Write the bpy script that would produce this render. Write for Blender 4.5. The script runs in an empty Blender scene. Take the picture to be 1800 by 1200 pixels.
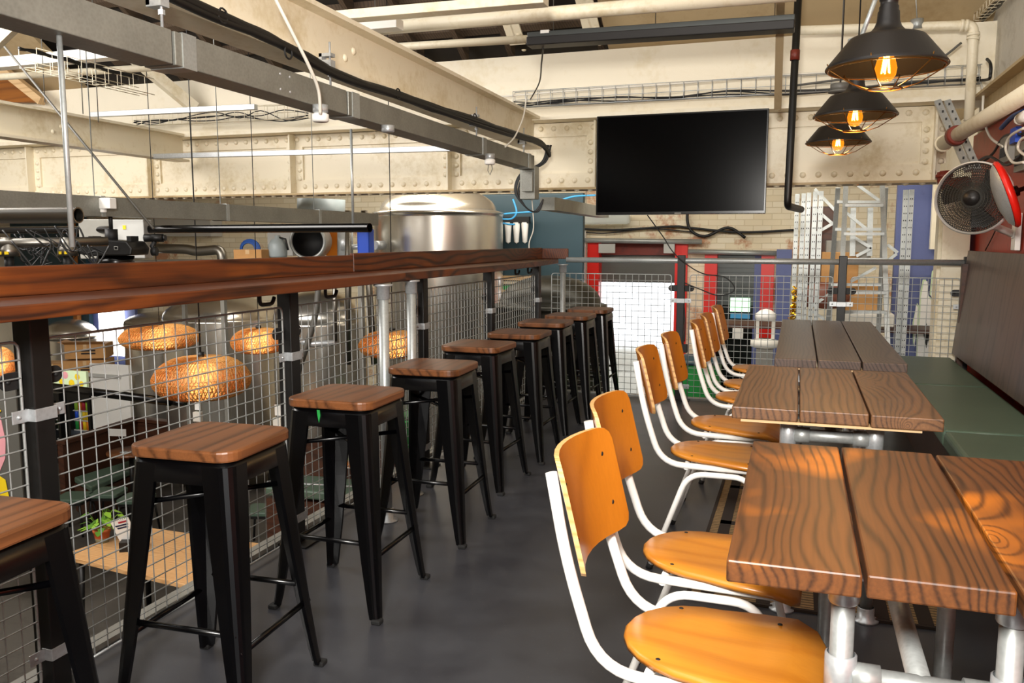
import bpy, bmesh, math, random
from mathutils import Vector, Matrix, Euler
random.seed(7)
PI = math.pi
S = bpy.context.scene
COL = S.collection
# ------------------------------------------------------------------ camera, world, light, exposure
F = 1476.0; YAW = math.radians(18.76); PIT = math.radians(6.872); CH = 1.32
cam = bpy.data.cameras.new('camera'); cam.sensor_width = 36; cam.lens = F / 1800 * 36; cam.clip_start = .02; cam.clip_end = 200
camo = bpy.data.objects.new('camera', cam); COL.objects.link(camo); S.camera = camo
camo.location = (0, 0, CH); camo.rotation_euler = (PI / 2 - PIT, 0, YAW)
S.view_settings.view_transform = 'Standard'; S.view_settings.look = 'None'; S.view_settings.gamma = 1
S.view_settings.use_curve_mapping = False
S.view_settings.exposure = 0.1
w = bpy.data.worlds.new('world'); S.world = w; w.use_nodes = True
w.node_tree.nodes['Background'].inputs[0].default_value = (.93, .96, 1, 1)
w.node_tree.nodes['Background'].inputs[1].default_value = 2.2


def area(name, loc, target, sx, sy, watts, col=(1, .96, .9)):
    l = bpy.data.lights.new(name, 'AREA'); l.shape = 'RECTANGLE'; l.size = sx; l.size_y = sy; l.energy = watts; l.color = col
    o = bpy.data.objects.new(name, l); COL.objects.link(o); o.location = loc
    o.rotation_euler = (Vector(target) - Vector(loc)).to_track_quat('-Z', 'Y').to_euler(); return o


area('flash_light', (-.15, -.35, 1.95), (-.6, 6, 1.5), .4, .4, 200, (1, .96, .90))
area('roof_fill', (-1.2, 1.2, 5.2), (-1.2, 4.5, 0), 3.5, 2.5, 75, (1, .95, .88))  # added overhead fill, stands in for unseen ceiling fixtures
area('hall_fill', (-6.2, 2.6, 2.9), (-5.8, 6.0, -2.0), 4, 2.2, 350, (1, .95, .9))  # added fill to brighten the tanks and lower hall
area('back_hall_fill', (-3.0, 8.6, 2.5), (-2.6, 11.6, .2), 7.5, 1.0, 230, (1, .95, .86))  # added fill hidden behind the girder, brightens the far brick

# ------------------------------------------------------------------ pixel of the photo -> point in the room
fw = Vector((-math.sin(YAW) * math.cos(PIT), math.cos(YAW) * math.cos(PIT), -math.sin(PIT)))
rt = Vector((math.cos(YAW), math.sin(YAW), 0)); up = rt.cross(fw); C0 = Vector((0, 0, CH))
def ray(x, y): return fw + rt * ((x - 900) / F) + up * ((600 - y) / F)
def PZ(x, y, z): d = ray(x, y); return C0 + d * ((z - CH) / d.z)
def PY(x, y, Y): d = ray(x, y); return C0 + d * (Y / d.y)
def PX(x, y, X): d = ray(x, y); return C0 + d * (X / d.x)

# ------------------------------------------------------------------ materials
MT = {}
def lin(c): return tuple((x / 12.92 if x <= .04045 else ((x + .055) / 1.055) ** 2.4) for x in c)
def hx(h): return lin(tuple(int(h[i:i + 2], 16) / 255 for i in (0, 2, 4))) + (1,)
class N:
    def __init__(s, name):
        s.m = bpy.data.materials.new(name); s.m.use_nodes = True; s.t = s.m.node_tree; s.b = s.t.nodes['Principled BSDF']; MT[name] = s.m
    def n(s, typ, **kw):
        o = s.t.nodes.new(typ)
        for k, v in kw.items():
            if k.startswith('i_'):
                k = k[2:]; k = int(k) if k.isdigit() else k.replace('_', ' ')
                if hasattr(v, 'is_linked') or isinstance(v, bpy.types.NodeSocket): s.t.links.new(v, o.inputs[k])
                else: o.inputs[k].default_value = v
            else: setattr(o, k, v)
        return o
    def link(s, a, b): s.t.links.new(a, b)
    def math(s, op, a, b=0.):
        o = s.n('ShaderNodeMath', operation=op)
        for i, v in enumerate((a, b)):
            if isinstance(v, bpy.types.NodeSocket): s.link(v, o.inputs[i])
            else: o.inputs[i].default_value = v
        return o.outputs[0]
    def ramp(s, fac, stops):
        o = s.n('ShaderNodeValToRGB'); e = o.color_ramp.elements
        while len(e) < len(stops): e.new(.5)
        for i, (p, c) in enumerate(stops): e[i].position = p; e[i].color = c
        s.link(fac, o.inputs[0]); return o.outputs[0]
    def co(s, scale=(1, 1, 1), rnd=True):
        tc = s.n('ShaderNodeTexCoord'); src = tc.outputs['Object']
        if rnd:
            oi = s.n('ShaderNodeObjectInfo'); m = s.n('ShaderNodeVectorMath', operation='SCALE', i_0=(37., 53., 71.)); s.link(oi.outputs['Random'], m.inputs['Scale'])
            a = s.n('ShaderNodeVectorMath', operation='ADD'); s.link(src, a.inputs[0]); s.link(m.outputs[0], a.inputs[1]); src = a.outputs[0]
        mp = s.n('ShaderNodeMapping'); s.link(src, mp.inputs[0]); mp.inputs['Scale'].default_value = scale; return mp.outputs[0]
    def noise(s, vec, scale, detail=3, rough=.55):
        o = s.n('ShaderNodeTexNoise'); s.link(vec, o.inputs['Vector']); o.inputs['Scale'].default_value = scale; o.inputs['Detail'].default_value = detail; o.inputs['Roughness'].default_value = rough; return o.outputs[0]
    def bump(s, h, st, d=.002):
        o = s.n('ShaderNodeBump'); s.link(h, o.inputs['Height']); o.inputs['Strength'].default_value = st; o.inputs['Distance'].default_value = d; s.link(o.outputs[0], s.b.inputs['Normal'])
    def set(s, **k):
        for a, v in k.items():
            i = s.b.inputs[{'c': 'Base Color', 'r': 'Roughness', 'm': 'Metallic', 'sp': 'Specular IOR Level', 'tr': 'Transmission Weight', 'al': 'Alpha', 'coat': 'Coat Weight', 'ior': 'IOR', 'sub': 'Subsurface Weight'}[a]]
            if isinstance(v, bpy.types.NodeSocket): s.link(v, i)
            else: i.default_value = v
        return s.m

def plain(name, h, r=.5, m=0., mottle=.0, sc=8, **k):
    x = N(name); c = hx(h)
    if mottle:
        f = x.noise(x.co(), sc, 4); lo = tuple(v * (1 - mottle) for v in c[:3]) + (1,); hi = tuple(min(1, v * (1 + mottle)) for v in c[:3]) + (1,)
        x.set(c=x.ramp(f, [(.3, lo), (.7, hi)]))
    else: x.set(c=c)
    return x.set(r=r, m=m, **k)

def wood(name, dark, light, axis=1, freq=60, amp=5, r=.45, knots=True, hot=None, lo=.25, hi=.75, coat=.0, bmp=.15):
    x = N(name); sc = [1, 1, 1]; sc[axis] = .14
    v = x.co(tuple(sc)); sep = x.n('ShaderNodeSeparateXYZ'); x.link(v, sep.inputs[0])
    u = sep.outputs[0 if axis != 0 else 1]; u2 = sep.outputs[2 if axis != 2 else 1]
    n = x.noise(v, 3.2, 2); t = x.math('MULTIPLY', n, amp * 30.)
    ph = x.math('ADD', x.math('ADD', x.math('MULTIPLY', u, freq * 12.), x.math('MULTIPLY', u2, freq * 4.)), t)
    if knots:
        sck = [2.6, 2.6, 2.6]; sck[axis] = 1.1
        vo = x.n('ShaderNodeTexVoronoi'); x.link(x.co(tuple(sck)), vo.inputs['Vector']); vo.inputs['Scale'].default_value = 1.6
        kk = x.math('DIVIDE', 6.0, x.math('ADD', vo.outputs['Distance'], .09)); ph = x.math('ADD', ph, kk)
    s = x.math('MULTIPLY_ADD', x.math('SINE', ph), .5); s.node.inputs[2].default_value = .5
    fib = [150, 150, 150]; fib[axis] = 3; g = x.noise(x.co(tuple(fib)), 1.0, 3)
    s = x.math('SUBTRACT', 1.0, x.math('POWER', s, 3.0)); bl = [5, 5, 5]; bl[axis] = .8; q = x.noise(x.co(tuple(bl)), 1.0, 4)
    f = x.math('ADD', x.math('MULTIPLY', s, .24), x.math('ADD', x.math('MULTIPLY', g, .34), x.math('MULTIPLY', q, .42)))
    st = [(lo, hx(dark)), (hi, hx(light))]
    c = x.ramp(f, st)
    big = x.noise(x.co((1, 1, 1)), 2.3, 3)
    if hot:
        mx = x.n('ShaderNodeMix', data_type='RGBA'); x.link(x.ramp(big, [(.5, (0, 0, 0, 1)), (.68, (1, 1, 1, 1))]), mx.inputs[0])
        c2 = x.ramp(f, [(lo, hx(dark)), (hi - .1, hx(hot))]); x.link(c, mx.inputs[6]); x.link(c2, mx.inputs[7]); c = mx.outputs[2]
    x.bump(f, bmp, .001)
    x.b.inputs['Coat Roughness'].default_value = .3; return x.set(c=c, r=r, coat=coat)

def steel(name, h, r=.28, axis=2, m=1.0):
    x = N(name); sc = [30, 30, 30]; sc[axis] = .15; g = x.noise(x.co(tuple(sc)), 1.5, 3)
    c = hx(h); lo = tuple(v * .93 for v in c[:3]) + (1,)
    rr = x.math('ADD', x.math('MULTIPLY', g, .06), r - .03)
    return x.set(c=c, r=r, m=m)

def galv(name, h='B4B8B6', r=.42, m=.55):
    x = N(name); vo = x.n('ShaderNodeTexVoronoi'); x.link(x.co(), vo.inputs['Vector']); vo.inputs['Scale'].default_value = 90
    n = x.noise(x.co(), 6, 4); c = hx(h); lo = tuple(v * .72 for v in c[:3]) + (1,)
    f = x.math('ADD', x.math('MULTIPLY', vo.outputs['Distance'], .22), x.math('MULTIPLY', n, .7))
    return x.set(c=x.ramp(f, [(.25, lo), (.6, c)]), r=r, m=m)

def paint(name, base, stain, sc=3, r=.45, amt=.5, bmp=.25, chips=None):
    x = N(name); n = x.noise(x.co(rnd=False), sc, 6, .65); m2 = x.noise(x.co(rnd=False), sc * 9, 4, .6)
    f = x.math('ADD', x.math('MULTIPLY', n, .7), x.math('MULTIPLY', m2, .3))
    st = [(.36 - .1 * amt, hx(stain)), (.50, hx(base))]
    c = x.ramp(f, st)
    if chips:
        mx = x.n('ShaderNodeMix', data_type='RGBA'); x.link(x.ramp(x.noise(x.co(rnd=False), 5.5, 8, .7), [(.60, (0, 0, 0, 1)), (.63, (1, 1, 1, 1))]), mx.inputs[0]); x.link(c, mx.inputs[6]); mx.inputs[7].default_value = hx(chips); c = mx.outputs[2]
    x.bump(m2, bmp, .004)
    return x.set(c=c, r=r)

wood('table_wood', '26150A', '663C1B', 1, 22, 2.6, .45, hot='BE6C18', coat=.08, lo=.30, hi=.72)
wood('table_wood_grey', '241A16', '5E4A3E', 1, 26, 2.0, .36, coat=.25)
wood('table_wood_mid', '2E1C12', '7C5636', 1, 26, 2.0, .40, coat=.15)
wood('seat_wood', '341D0E', '7A4A28', 1, 9, 1.6, .38, knots=False, coat=.2)
wood('shelf_wood', '281005', '66300C', 1, 30, 1.4, .5, hot='7A3E0E', coat=.1, lo=.32, hi=.72)
wood('ply_orange', 'A85E12', 'D28A2C', 0, 5, 1.0, .33, knots=False, coat=.35, bmp=.04, lo=.1, hi=.9)
wood('ply_orange_back', '92500E', 'BE721A', 2, 5, 1.0, .33, knots=False, coat=.35, bmp=.04, lo=.1, hi=.9)
wood('ply_edge', '9A6A34', 'E0B476', 0, 60, .5, .5, knots=False)
wood('pale_wood', 'B08A5C', 'D9B98C', 0, 20, 1.0, .5, knots=False)
wood('oak_light', 'A97A48', 'D2A673', 0, 18, 1.6, .5)
wood('dark_ply', '32241F', '604C42', 2, 6, 1.6, .4, knots=False, coat=.1, bmp=.05)
wood('booth_wood', '2A150C', '4C2A18', 0, 18, 1.2, .5, knots=False)
plain('black_gloss', '020203', .25, .0, sp=.4); plain('black_matt', '121212', .6); plain('black_paint', '141312', .45, .1, mottle=.3)
plain('shade_black', '1C1918', .42, .3); plain('bronze', '6E4A1E', .35, .8)
plain('white_paint', 'EDEAE4', .32, .0, mottle=.03, coat=.3); plain('white', 'F0EEE8', .5); plain('offwhite', 'D9D5CA', .5, mottle=.05)
plain('rubber', '0C0C0C', .8); plain('green_vinyl', '4C5F50', .42, mottle=.06, sc=3); plain('rug_dark', '2A1E14', .95)
galv('galvanised'); galv('galv_dark', '7C7D78', .4); galv('galv_bright', 'C6CACC', .38); galv('trunk_metal', '96968E', .45, .5)
steel('tank_steel', 'DAD5CA', .27, 2, .9); steel('tank_steel_dark', 'A9A499', .3); steel('dull_steel', '8E8A82', .38, 0)
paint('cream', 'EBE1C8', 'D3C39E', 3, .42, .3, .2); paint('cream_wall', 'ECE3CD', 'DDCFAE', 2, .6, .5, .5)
paint('cream_dark', 'B79F74', '9A8158', 3, .5); paint('cream_shaded', 'B7A27E', 'A48D68', 2, .7); paint('plaster', 'C9C4B8', 'A9A294', 5, .7, .8, 1.0)  # roof panels: cream with its shadowed tan put into the colour
paint('red_wall', 'A6321C', '7E2414', 2, .4, .4, .3); paint('rust_red', '7A2A1A', '4E1C12', 8, .5); plain('bright_red', 'D81E12', .35); plain('orange', 'D97A14', .6)
paint('lower_floor', '4A4640', '2E2B28', 2, .5); paint('blue_wall', '566090', '49527E', 2, .5, .4, .3); plain('teal_dark', '1E3A44', .5); plain('navy', '1B2748', .5)
plain('roof_dark', '1E1812', .9, mottle=.4, sc=5); wood('roof_timber', '2E241A', '5A4836', 1, 20, 1, .8, knots=False); wood('timber_orange', '6E3E10', '9C5E1C', 0, 16, 1, .7, knots=False)
plain('cable_black', '0B0B0B', .5); plain('cable_white', 'E4DFD2', .5); plain('cable_grey', '56544E', .5); plain('cable_blue', '3E9AD0', .4); plain('hose_blue', '1C4E9C', .5)
plain('cardboard', 'B98A54', .8, mottle=.08); plain('card_print', '2B2018', .8); plain('terracotta', 'B25A2C', .7); plain('pot_glaze', '8A8C72', .4); plain('leaf', '7FA833', .5, sub=.1); plain('leaf_dark', '4E7A22', .5)
plain('yellow', 'E2C21A', .5); plain('pink', 'D6949A', .6); plain('lime', '8AB83A', .5); plain('green', '1E8A3C', .5); plain('red_item', 'A62234', .5); plain('gold', 'E2B92C', .25, .9); plain('blue_item', '1E4FC8', .5); plain('mint', 'CBDEB4', .5)
plain('heater_grey', '4A4D4C', .35, .6); plain('grey_box', '8C8A82', .5, .3, mottle=.1); plain('light_grey', 'B9B9B4', .45); plain('brown_vinyl', '6E3C2A', .5); plain('gas_grey', '9AA4A6', .4)
plain('rock_dark', '2C2A22', .4, .5)
x = N('floor_paint'); n = x.noise(x.co(rnd=False), 3, 6, .6); n2 = x.noise(x.co(rnd=False), 60, 3)
spk = x.n('ShaderNodeTexVoronoi'); x.link(x.co(rnd=False), spk.inputs['Vector']); spk.inputs['Scale'].default_value = 38
mx = x.n('ShaderNodeMix', data_type='RGBA'); x.link(x.ramp(spk.outputs['Distance'], [(.045, (1, 1, 1, 1)), (.07, (0, 0, 0, 1))]), mx.inputs[0]); x.link(x.ramp(n, [(.35, hx('303034')), (.65, hx('3E3F43'))]), mx.inputs[6]); mx.inputs[7].default_value = hx('55534E')
x.set(c=mx.outputs[2], r=x.math('ADD', x.math('MULTIPLY', n, .25), .2)); x.bump(n2, .08, .001)
x = N('brick'); v = x.co(rnd=False); sep = x.n('ShaderNodeSeparateXYZ'); x.link(v, sep.inputs[0]); cb = x.n('ShaderNodeCombineXYZ'); x.link(sep.outputs[0], cb.inputs[0]); x.link(sep.outputs[2], cb.inputs[1])
b = x.n('ShaderNodeTexBrick'); x.link(cb.outputs[0], b.inputs[0]); b.inputs['Scale'].default_value = 1; b.inputs['Brick Width'].default_value = .24; b.inputs['Row Height'].default_value = .08; b.inputs['Mortar Size'].default_value = .006
b.inputs['Color1'].default_value = hx('EEE4CC'); b.inputs['Color2'].default_value = hx('E4D6B8'); b.inputs['Mortar'].default_value = hx('D8CAAA')
mx = x.n('ShaderNodeMix', data_type='RGBA'); x.link(x.ramp(x.noise(v, 1.6, 7, .7), [(.55, (0, 0, 0, 1)), (.63, (.8, .8, .8, 1))]), mx.inputs[0]); x.link(b.outputs[0], mx.inputs[6]); mx.inputs[7].default_value = hx('B5734A')
x.set(c=mx.outputs[2], r=.8); x.bump(b.outputs[1], .5, .01)
x = N('screen'); x.set(c=hx('040405'), r=.2, sp=.06)
x = N('strip_plastic'); x.set(c=(.9, .93, .96, 1), r=.15, tr=1., ior=1.15, al=.45)
x = N('clear_plastic'); x.set(c=(.85, .9, .88, 1), r=.12, tr=.6, ior=1.3)
x = N('rattan'); wv = x.n('ShaderNodeTexVoronoi'); x.link(x.co(), wv.inputs['Vector']); wv.inputs['Scale'].default_value = 110; x.set(c=x.ramp(wv.outputs['Distance'], [(.15, hx('F2BC74')), (.7, hx('C07E34'))]), r=.6, tr=.15); x.bump(wv.outputs['Distance'], .15, .002)
x = N('fan_mesh'); x.set(c=hx('33312C'), r=.5, m=.3)
x = N('rug_weave'); v = x.co(rnd=False); ck = x.n('ShaderNodeTexWave', i_Scale=14.); x.link(v, ck.inputs[0]); ck.bands_direction = 'Y'; n = x.noise(v, 90, 2)
x.set(c=x.ramp(x.math('ADD', x.math('MULTIPLY', ck.outputs[1], .5), x.math('MULTIPLY', n, .5)), [(.3, hx('5E4A30')), (.7, hx('9A7C52'))]), r=.95); x.bump(n, .6, .003)
def emit(name, h, st):
    x = N(name); x.set(c=hx(h)); x.b.inputs['Emission Color'].default_value = hx(h); x.b.inputs['Emission Strength'].default_value = st
emit('filament', 'FFB347', 45); emit('warm_glow', 'FFB85C', 6); emit('window_glow', 'FFFDF6', 4); emit('sign_lit', 'BFF0C8', 1.4); emit('fridge_light', 'E8F2FF', 1.5)
x = N('amber_glass'); x.set(c=hx('F0A53C'), r=.05, tr=1., ior=1.1, al=.5); x.b.inputs['Emission Color'].default_value = hx('FF8A14'); x.b.inputs['Emission Strength'].default_value = 1.3

# ------------------------------------------------------------------ mesh builder
class MB:
    def __init__(s): s.v = []; s.f = []; s.sm = []
    def add(s, vs, fs, sm=False):
        b = len(s.v); s.v += [tuple(v) for v in vs]; s.f += [tuple(b + i for i in f) for f in fs]; s.sm += [sm] * len(fs); return s
    def box(s, c, d, R=None):
        c = Vector(c); vs = []
        for z in (-1, 1):
            for y in (-1, 1):
                for x in (-1, 1):
                    p = Vector((x * d[0] / 2, y * d[1] / 2, z * d[2] / 2)); vs.append(c + (R @ p if R else p))
        return s.add(vs, [(0, 2, 3, 1), (4, 5, 7, 6), (0, 1, 5, 4), (2, 6, 7, 3), (0, 4, 6, 2), (1, 3, 7, 5)])
    def bb(s, x0, x1, y0, y1, z0, z1): return s.box(((x0 + x1) / 2, (y0 + y1) / 2, (z0 + z1) / 2), (abs(x1 - x0), abs(y1 - y0), abs(z1 - z0)))
    def beam(s, a, b, w, h, upv=(0, 0, 1)):
        a = Vector(a); b = Vector(b); d = (b - a); L = d.length; d.normalize(); u = Vector(upv); x = d.cross(u)
        if x.length < 1e-4: x = Vector((1, 0, 0))
        x.normalize(); u = x.cross(d); R = Matrix((x, d, u)).transposed(); return s.box((a + b) / 2, (w, L, h), R)
    def tube(s, pts, r, seg=10, cap=True, closed=False, smooth=True):
        P = [Vector(p) for p in pts]; n = len(P); rr = r if isinstance(r, (list, tuple)) else [r] * n; rings = []
        prev = None
        for i in range(n):
            if closed: t = P[(i + 1) % n] - P[i - 1]
            else: t = P[min(i + 1, n - 1)] - P[max(i - 1, 0)]
            t.normalize()
            if prev is None:
                a = Vector((0, 0, 1)) if abs(t.z) < .9 else Vector((1, 0, 0)); x = t.cross(a).normalized()
            else:
                x = prev - t * prev.dot(t); x = x.normalized() if x.length > 1e-5 else t.orthogonal().normalized()
            prev = x; y = t.cross(x)
            rings.append([P[i] + (x * math.cos(2 * PI * k / seg) + y * math.sin(2 * PI * k / seg)) * rr[i] for k in range(seg)])
        vs = [v for g in rings for v in g]; fs = []
        for i in range(n if closed else n - 1):
            j = (i + 1) % n
            for k in range(seg): fs.append((i * seg + k, i * seg + (k + 1) % seg, j * seg + (k + 1) % seg, j * seg + k))
        s.add(vs, fs, smooth)
        if cap and not closed: b = len(s.v) - len(vs); s.f += [tuple(b + k for k in range(seg))[::-1], tuple(b + (n - 1) * seg + k for k in range(seg))]; s.sm += [False, False]
        return s
    def lathe(s, prof, c=(0, 0, 0), R=None, seg=32, smooth=True, a0=0, a1=2 * PI):
        c = Vector(c); vs = []; full = abs(a1 - a0 - 2 * PI) < 1e-6; m = seg if full else seg + 1
        for r, z in prof:
            for k in range(m):
                a = a0 + (a1 - a0) * k / seg; p = Vector((r * math.cos(a), r * math.sin(a), z)); vs.append(c + (R @ p if R else p))
        fs = []
        for i in range(len(prof) - 1):
            for k in range(seg): fs.append((i * m + k, i * m + (k + 1) % m, (i + 1) * m + (k + 1) % m, (i + 1) * m + k))
        return s.add(vs, fs, smooth)
    def prism(s, outline, z0, z1, c=(0, 0, 0), R=None, smooth=False):
        c = Vector(c); n = len(outline); vs = []
        for z in (z0, z1):
            for x, y in outline: p = Vector((x, y, z)); vs.append(c + (R @ p if R else p))
        fs = [tuple(range(n))[::-1], tuple(range(n, 2 * n))] + [(k, (k + 1) % n, n + (k + 1) % n, n + k) for k in range(n)]
        return s.add(vs, fs, smooth)
    def loft(s, secs, cap=True, smooth=True, closed=True):
        n = len(secs[0]); vs = [v for g in secs for v in g]; fs = []
        for i in range(len(secs) - 1):
            for k in range(n if closed else n - 1): fs.append((i * n + k, i * n + (k + 1) % n, (i + 1) * n + (k + 1) % n, (i + 1) * n + k))
        s.add(vs, fs, smooth)
        if cap: b = len(s.v) - len(vs); s.f += [tuple(b + k for k in range(n))[::-1], tuple(b + (len(secs) - 1) * n + k for k in range(n))]; s.sm += [False, False]
        return s
    def dome(s, c, r, n=8, h=.6, axis=(0, -1, 0)):
        R = Vector((0, 0, 1)).rotation_difference(Vector(axis)).to_matrix()
        return s.lathe([(r, 0), (r * .85, r * h * .55), (r * .45, r * h * .92), (0.0001, r * h)], c, R, n)
    def build(s, name, mat, parent=None, bevel=0, loc=None, sub=0, mat2=None, n2=0):
        me = bpy.data.meshes.new(name); me.from_pydata(s.v, [], s.f); me.polygons.foreach_set('use_smooth', s.sm)
        bm = bmesh.new(); bm.from_mesh(me); bmesh.ops.recalc_face_normals(bm, faces=bm.faces); bm.to_mesh(me); bm.free()
        me.materials.append(MT[mat])
        if mat2:
            me.materials.append(MT[mat2])
            for i, p in enumerate(me.polygons): p.material_index = 1 if i >= n2 else 0
        me.update()
        o = bpy.data.objects.new(name, me); COL.objects.link(o)
        if loc: o.location = loc
        if parent: o.parent = parent
        if bevel:
            b = o.modifiers.new('bevel', 'BEVEL'); b.width = bevel; b.segments = 2; b.limit_method = 'ANGLE'; b.angle_limit = .6
        if sub: q = o.modifiers.new('sub', 'SUBSURF'); q.levels = sub; q.render_levels = sub
        return o

def tag(o, label, cat, group=None):
    o['label'] = label; o['category'] = cat
    if group: o['group'] = group
    return o
def thing(name, label, cat, loc=(0, 0, 0), rz=0, group=None):
    o = bpy.data.objects.new(name, None); COL.objects.link(o); o.empty_display_size = .1; o.location = loc; o.rotation_euler = (0, 0, rz); return tag(o, label, cat, group)
def struct(o): o['kind'] = 'structure'; return o
def dup(r0, loc, rz=0, label=None):
    r = r0.copy(); COL.objects.link(r); r.location = loc; r.rotation_euler = (0, 0, rz)
    if label: r['label'] = label
    for ch in list(r0.children):
        c = ch.copy(); COL.objects.link(c); c.parent = r
        for g in list(ch.children): d = g.copy(); COL.objects.link(d); d.parent = c
    return r
def rrect(w, d, r, n=5):
    o = []
    for sx, sy, a in ((1, 1, 0), (-1, 1, PI / 2), (-1, -1, PI), (1, -1, 1.5 * PI)):
        for k in range(n + 1):
            t = a + PI / 2 * k / n; o.append((sx * (w / 2 - r) + r * math.cos(t), sy * (d / 2 - r) + r * math.sin(t)))
    return o
def bend(pts, r=.05, n=6):
    P = [Vector(p) for p in pts]; out = [P[0]]
    for i in range(1, len(P) - 1):
        a, b, c = P[i - 1], P[i], P[i + 1]; d1 = (a - b); d2 = (c - b); q = min(r, d1.length * .49, d2.length * .49); s0 = b + d1.normalized() * q; s1 = b + d2.normalized() * q
        for k in range(n + 1):
            t = k / n; out.append(s0.lerp(b, t).lerp(b.lerp(s1, t), t))
    out.append(P[-1]); return out
def spline(pts, n=6):
    P = [Vector(p) for p in pts]; out = []
    for i in range(len(P) - 1):
        p0 = P[max(i - 1, 0)]; p1 = P[i]; p2 = P[i + 1]; p3 = P[min(i + 2, len(P) - 1)]
        for k in range(n):
            t = k / n; out.append(.5 * ((2 * p1) + (p2 - p0) * t + (2 * p0 - 5 * p1 + 4 * p2 - p3) * t * t + (3 * p1 - p0 - 3 * p2 + p3) * t ** 3))
    out.append(P[-1]); return out
FRONT = Matrix(((1, 0, 0), (0, 0, -1), (0, 1, 0)))   # local xy -> world xz, local z -> -y

# ================================================================== SETTING
LZ = -2.2; FY = 12.0
struct(MB().bb(-2.16, 1.25, -1.5, 7.05, -.16, 0).build('floor', 'floor_paint'))
struct(MB().bb(-14, 1.25, -3, FY, LZ - .1, LZ).build('floor_lower', 'lower_floor'))
struct(MB().bb(-2.165, -2.10, -1.5, 7.05, 0, .018).bb(-2.165, 1.25, 6.99, 7.05, 0, .018).build('trim_1', 'grey_box'))
# walls
struct(MB().bb(1.25, 1.45, -1.5, 7.45, 0, 2.12).build('wall_right', 'red_wall'))
struct(MB().bb(1.25, 1.45, -1.5, 7.45, LZ, 0).bb(1.6, 1.8, 7.45, FY, LZ, 2.7).build('wall_right_lower', 'cream_wall'))
struct(MB().bb(1.3, 1.5, -1.5, 7.6, 2.12, 7.5).build('wall_right_upper', 'plaster'))
struct(MB().bb(-14.2, -14, -3, FY, LZ, 6).build('wall_left', 'cream_wall'))
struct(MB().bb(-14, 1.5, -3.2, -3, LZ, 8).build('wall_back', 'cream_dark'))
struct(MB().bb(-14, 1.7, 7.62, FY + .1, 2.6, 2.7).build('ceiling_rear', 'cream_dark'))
# far brick wall with door openings (x0,x1,z0,z1)
D1 = (PY(1035, 430, FY).x, PY(1210, 430, FY).x); D2 = (PY(1240, 450, FY).x, PY(1362, 450, FY).x)
t1 = PY(1035, 427, FY).z; t2 = PY(1240, 447, FY).z
m = MB(); Y0, Y1 = FY, FY + .3
m.bb(-14, D1[0], Y0, Y1, LZ, 2.7).bb(D1[0], D1[1], Y0, Y1, t1, 2.7).bb(D1[1], D2[0], Y0, Y1, LZ, 2.7).bb(D2[0], D2[1], Y0, Y1, t2, 2.7).bb(D2[1], 1.8, Y0, Y1, LZ, 2.7)
struct(m.build('wall_far', 'brick'))

# roof slope + rafters
ry, rz0, sl = 7.4, 2.88, math.tan(math.radians(33))
def roof(Y, off=0): return rz0 + (ry - Y) * sl + off
def slab(x0, x1, ya, yb, off, th):
    return [(x0, ya, roof(ya, off)), (x1, ya, roof(ya, off)), (x1, yb, roof(yb, off)), (x0, yb, roof(yb, off)), (x0, ya, roof(ya, off + th)), (x1, ya, roof(ya, off + th)), (x1, yb, roof(yb, off + th)), (x0, yb, roof(yb, off + th))]
HEX = [(0, 1, 2, 3), (7, 6, 5, 4), (0, 4, 5, 1), (1, 5, 6, 2), (2, 6, 7, 3), (3, 7, 4, 0)]
struct(MB().add(slab(-14, 1.5, -3, 7.7, .25, .1), HEX).build('ceiling', 'roof_dark'))
xs = PY(1075, 100, ry).x
struct(MB().add(slab(xs, 1.3, -1.2, 7.5, -.02, .05), HEX).build('ceiling_panel', 'cream_shaded'))
struct(MB().add(slab(-14, PY(262, 150, ry).x - .75, -1, 7.5, -.02, .05), HEX).build('ceiling_panel_left', 'cream_shaded'))
m = MB()
for x0 in (-6.15, -5.55, -5.0, -4.45, -3.9, -3.45, -3.0, -2.55, -1.72, -1.3):
    m.add(slab(x0, x0 + .05, 0, 7.45, .09, .16), HEX)
for k in range(26): y = 7.3 - k * .3; m.add(slab(-6.9, xs, y - .06, y, .2, .06), HEX)
struct(m.build('trim_rafters', 'roof_timber'))
for i, px_ in enumerate((935, 340, 1075)):
    X = PY(px_, 160 if i != 2 else 100, 7.3).x - (.05 if i < 2 else .1)
    r = MB().add(slab(X - .07, X + .07, 1.5 if i else 2.5, 7.05, -.13, .02), HEX).add(slab(X - .008, X + .008, 1.5, 7.05, -.13, .22), HEX)
    if i == 1: r = MB().beam(PY(212, 82, 6.5), PY(342, 190, 7.0), .13, .10)
    for y in (7.1, 6.95): r.dome((X + .04, y, roof(y, -.13)) if i != 1 else PY(325 + (y - 7) * 60, 178 + (y - 7) * 60, 6.92), .022, 8, .6, (0, 0, -1) if i != 1 else (0, -1, 0))
    tag(r.build('steel_rafter', 'cream'), ['cream painted steel rafter left of the black strip heater, sloping to the wall', 'cream painted steel rafter over the brewing hall, seen under the grey trunking', 'cream painted steel rafter at the edge of the dark boarded roof'][i], 'rafter')
# wall band above girder
struct(MB().bb(-14, 1.5, 7.12, 7.5, 2.36, 2.9).bb(-14, 1.5, 7.04, 7.5, 2.34, 2.375).build('wall_band', 'cream_wall'))
# longitudinal cream steel beam on right wall
struct(MB().bb(1.16, 1.3, -1.5, 7.1, 2.12, 2.14).bb(1.24, 1.3, -1.5, 7.1, 2.14, 2.34).bb(1.16, 1.3, -1.5, 7.1, 2.34, 2.36).build('trim_beam', 'cream_dark'))

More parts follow.
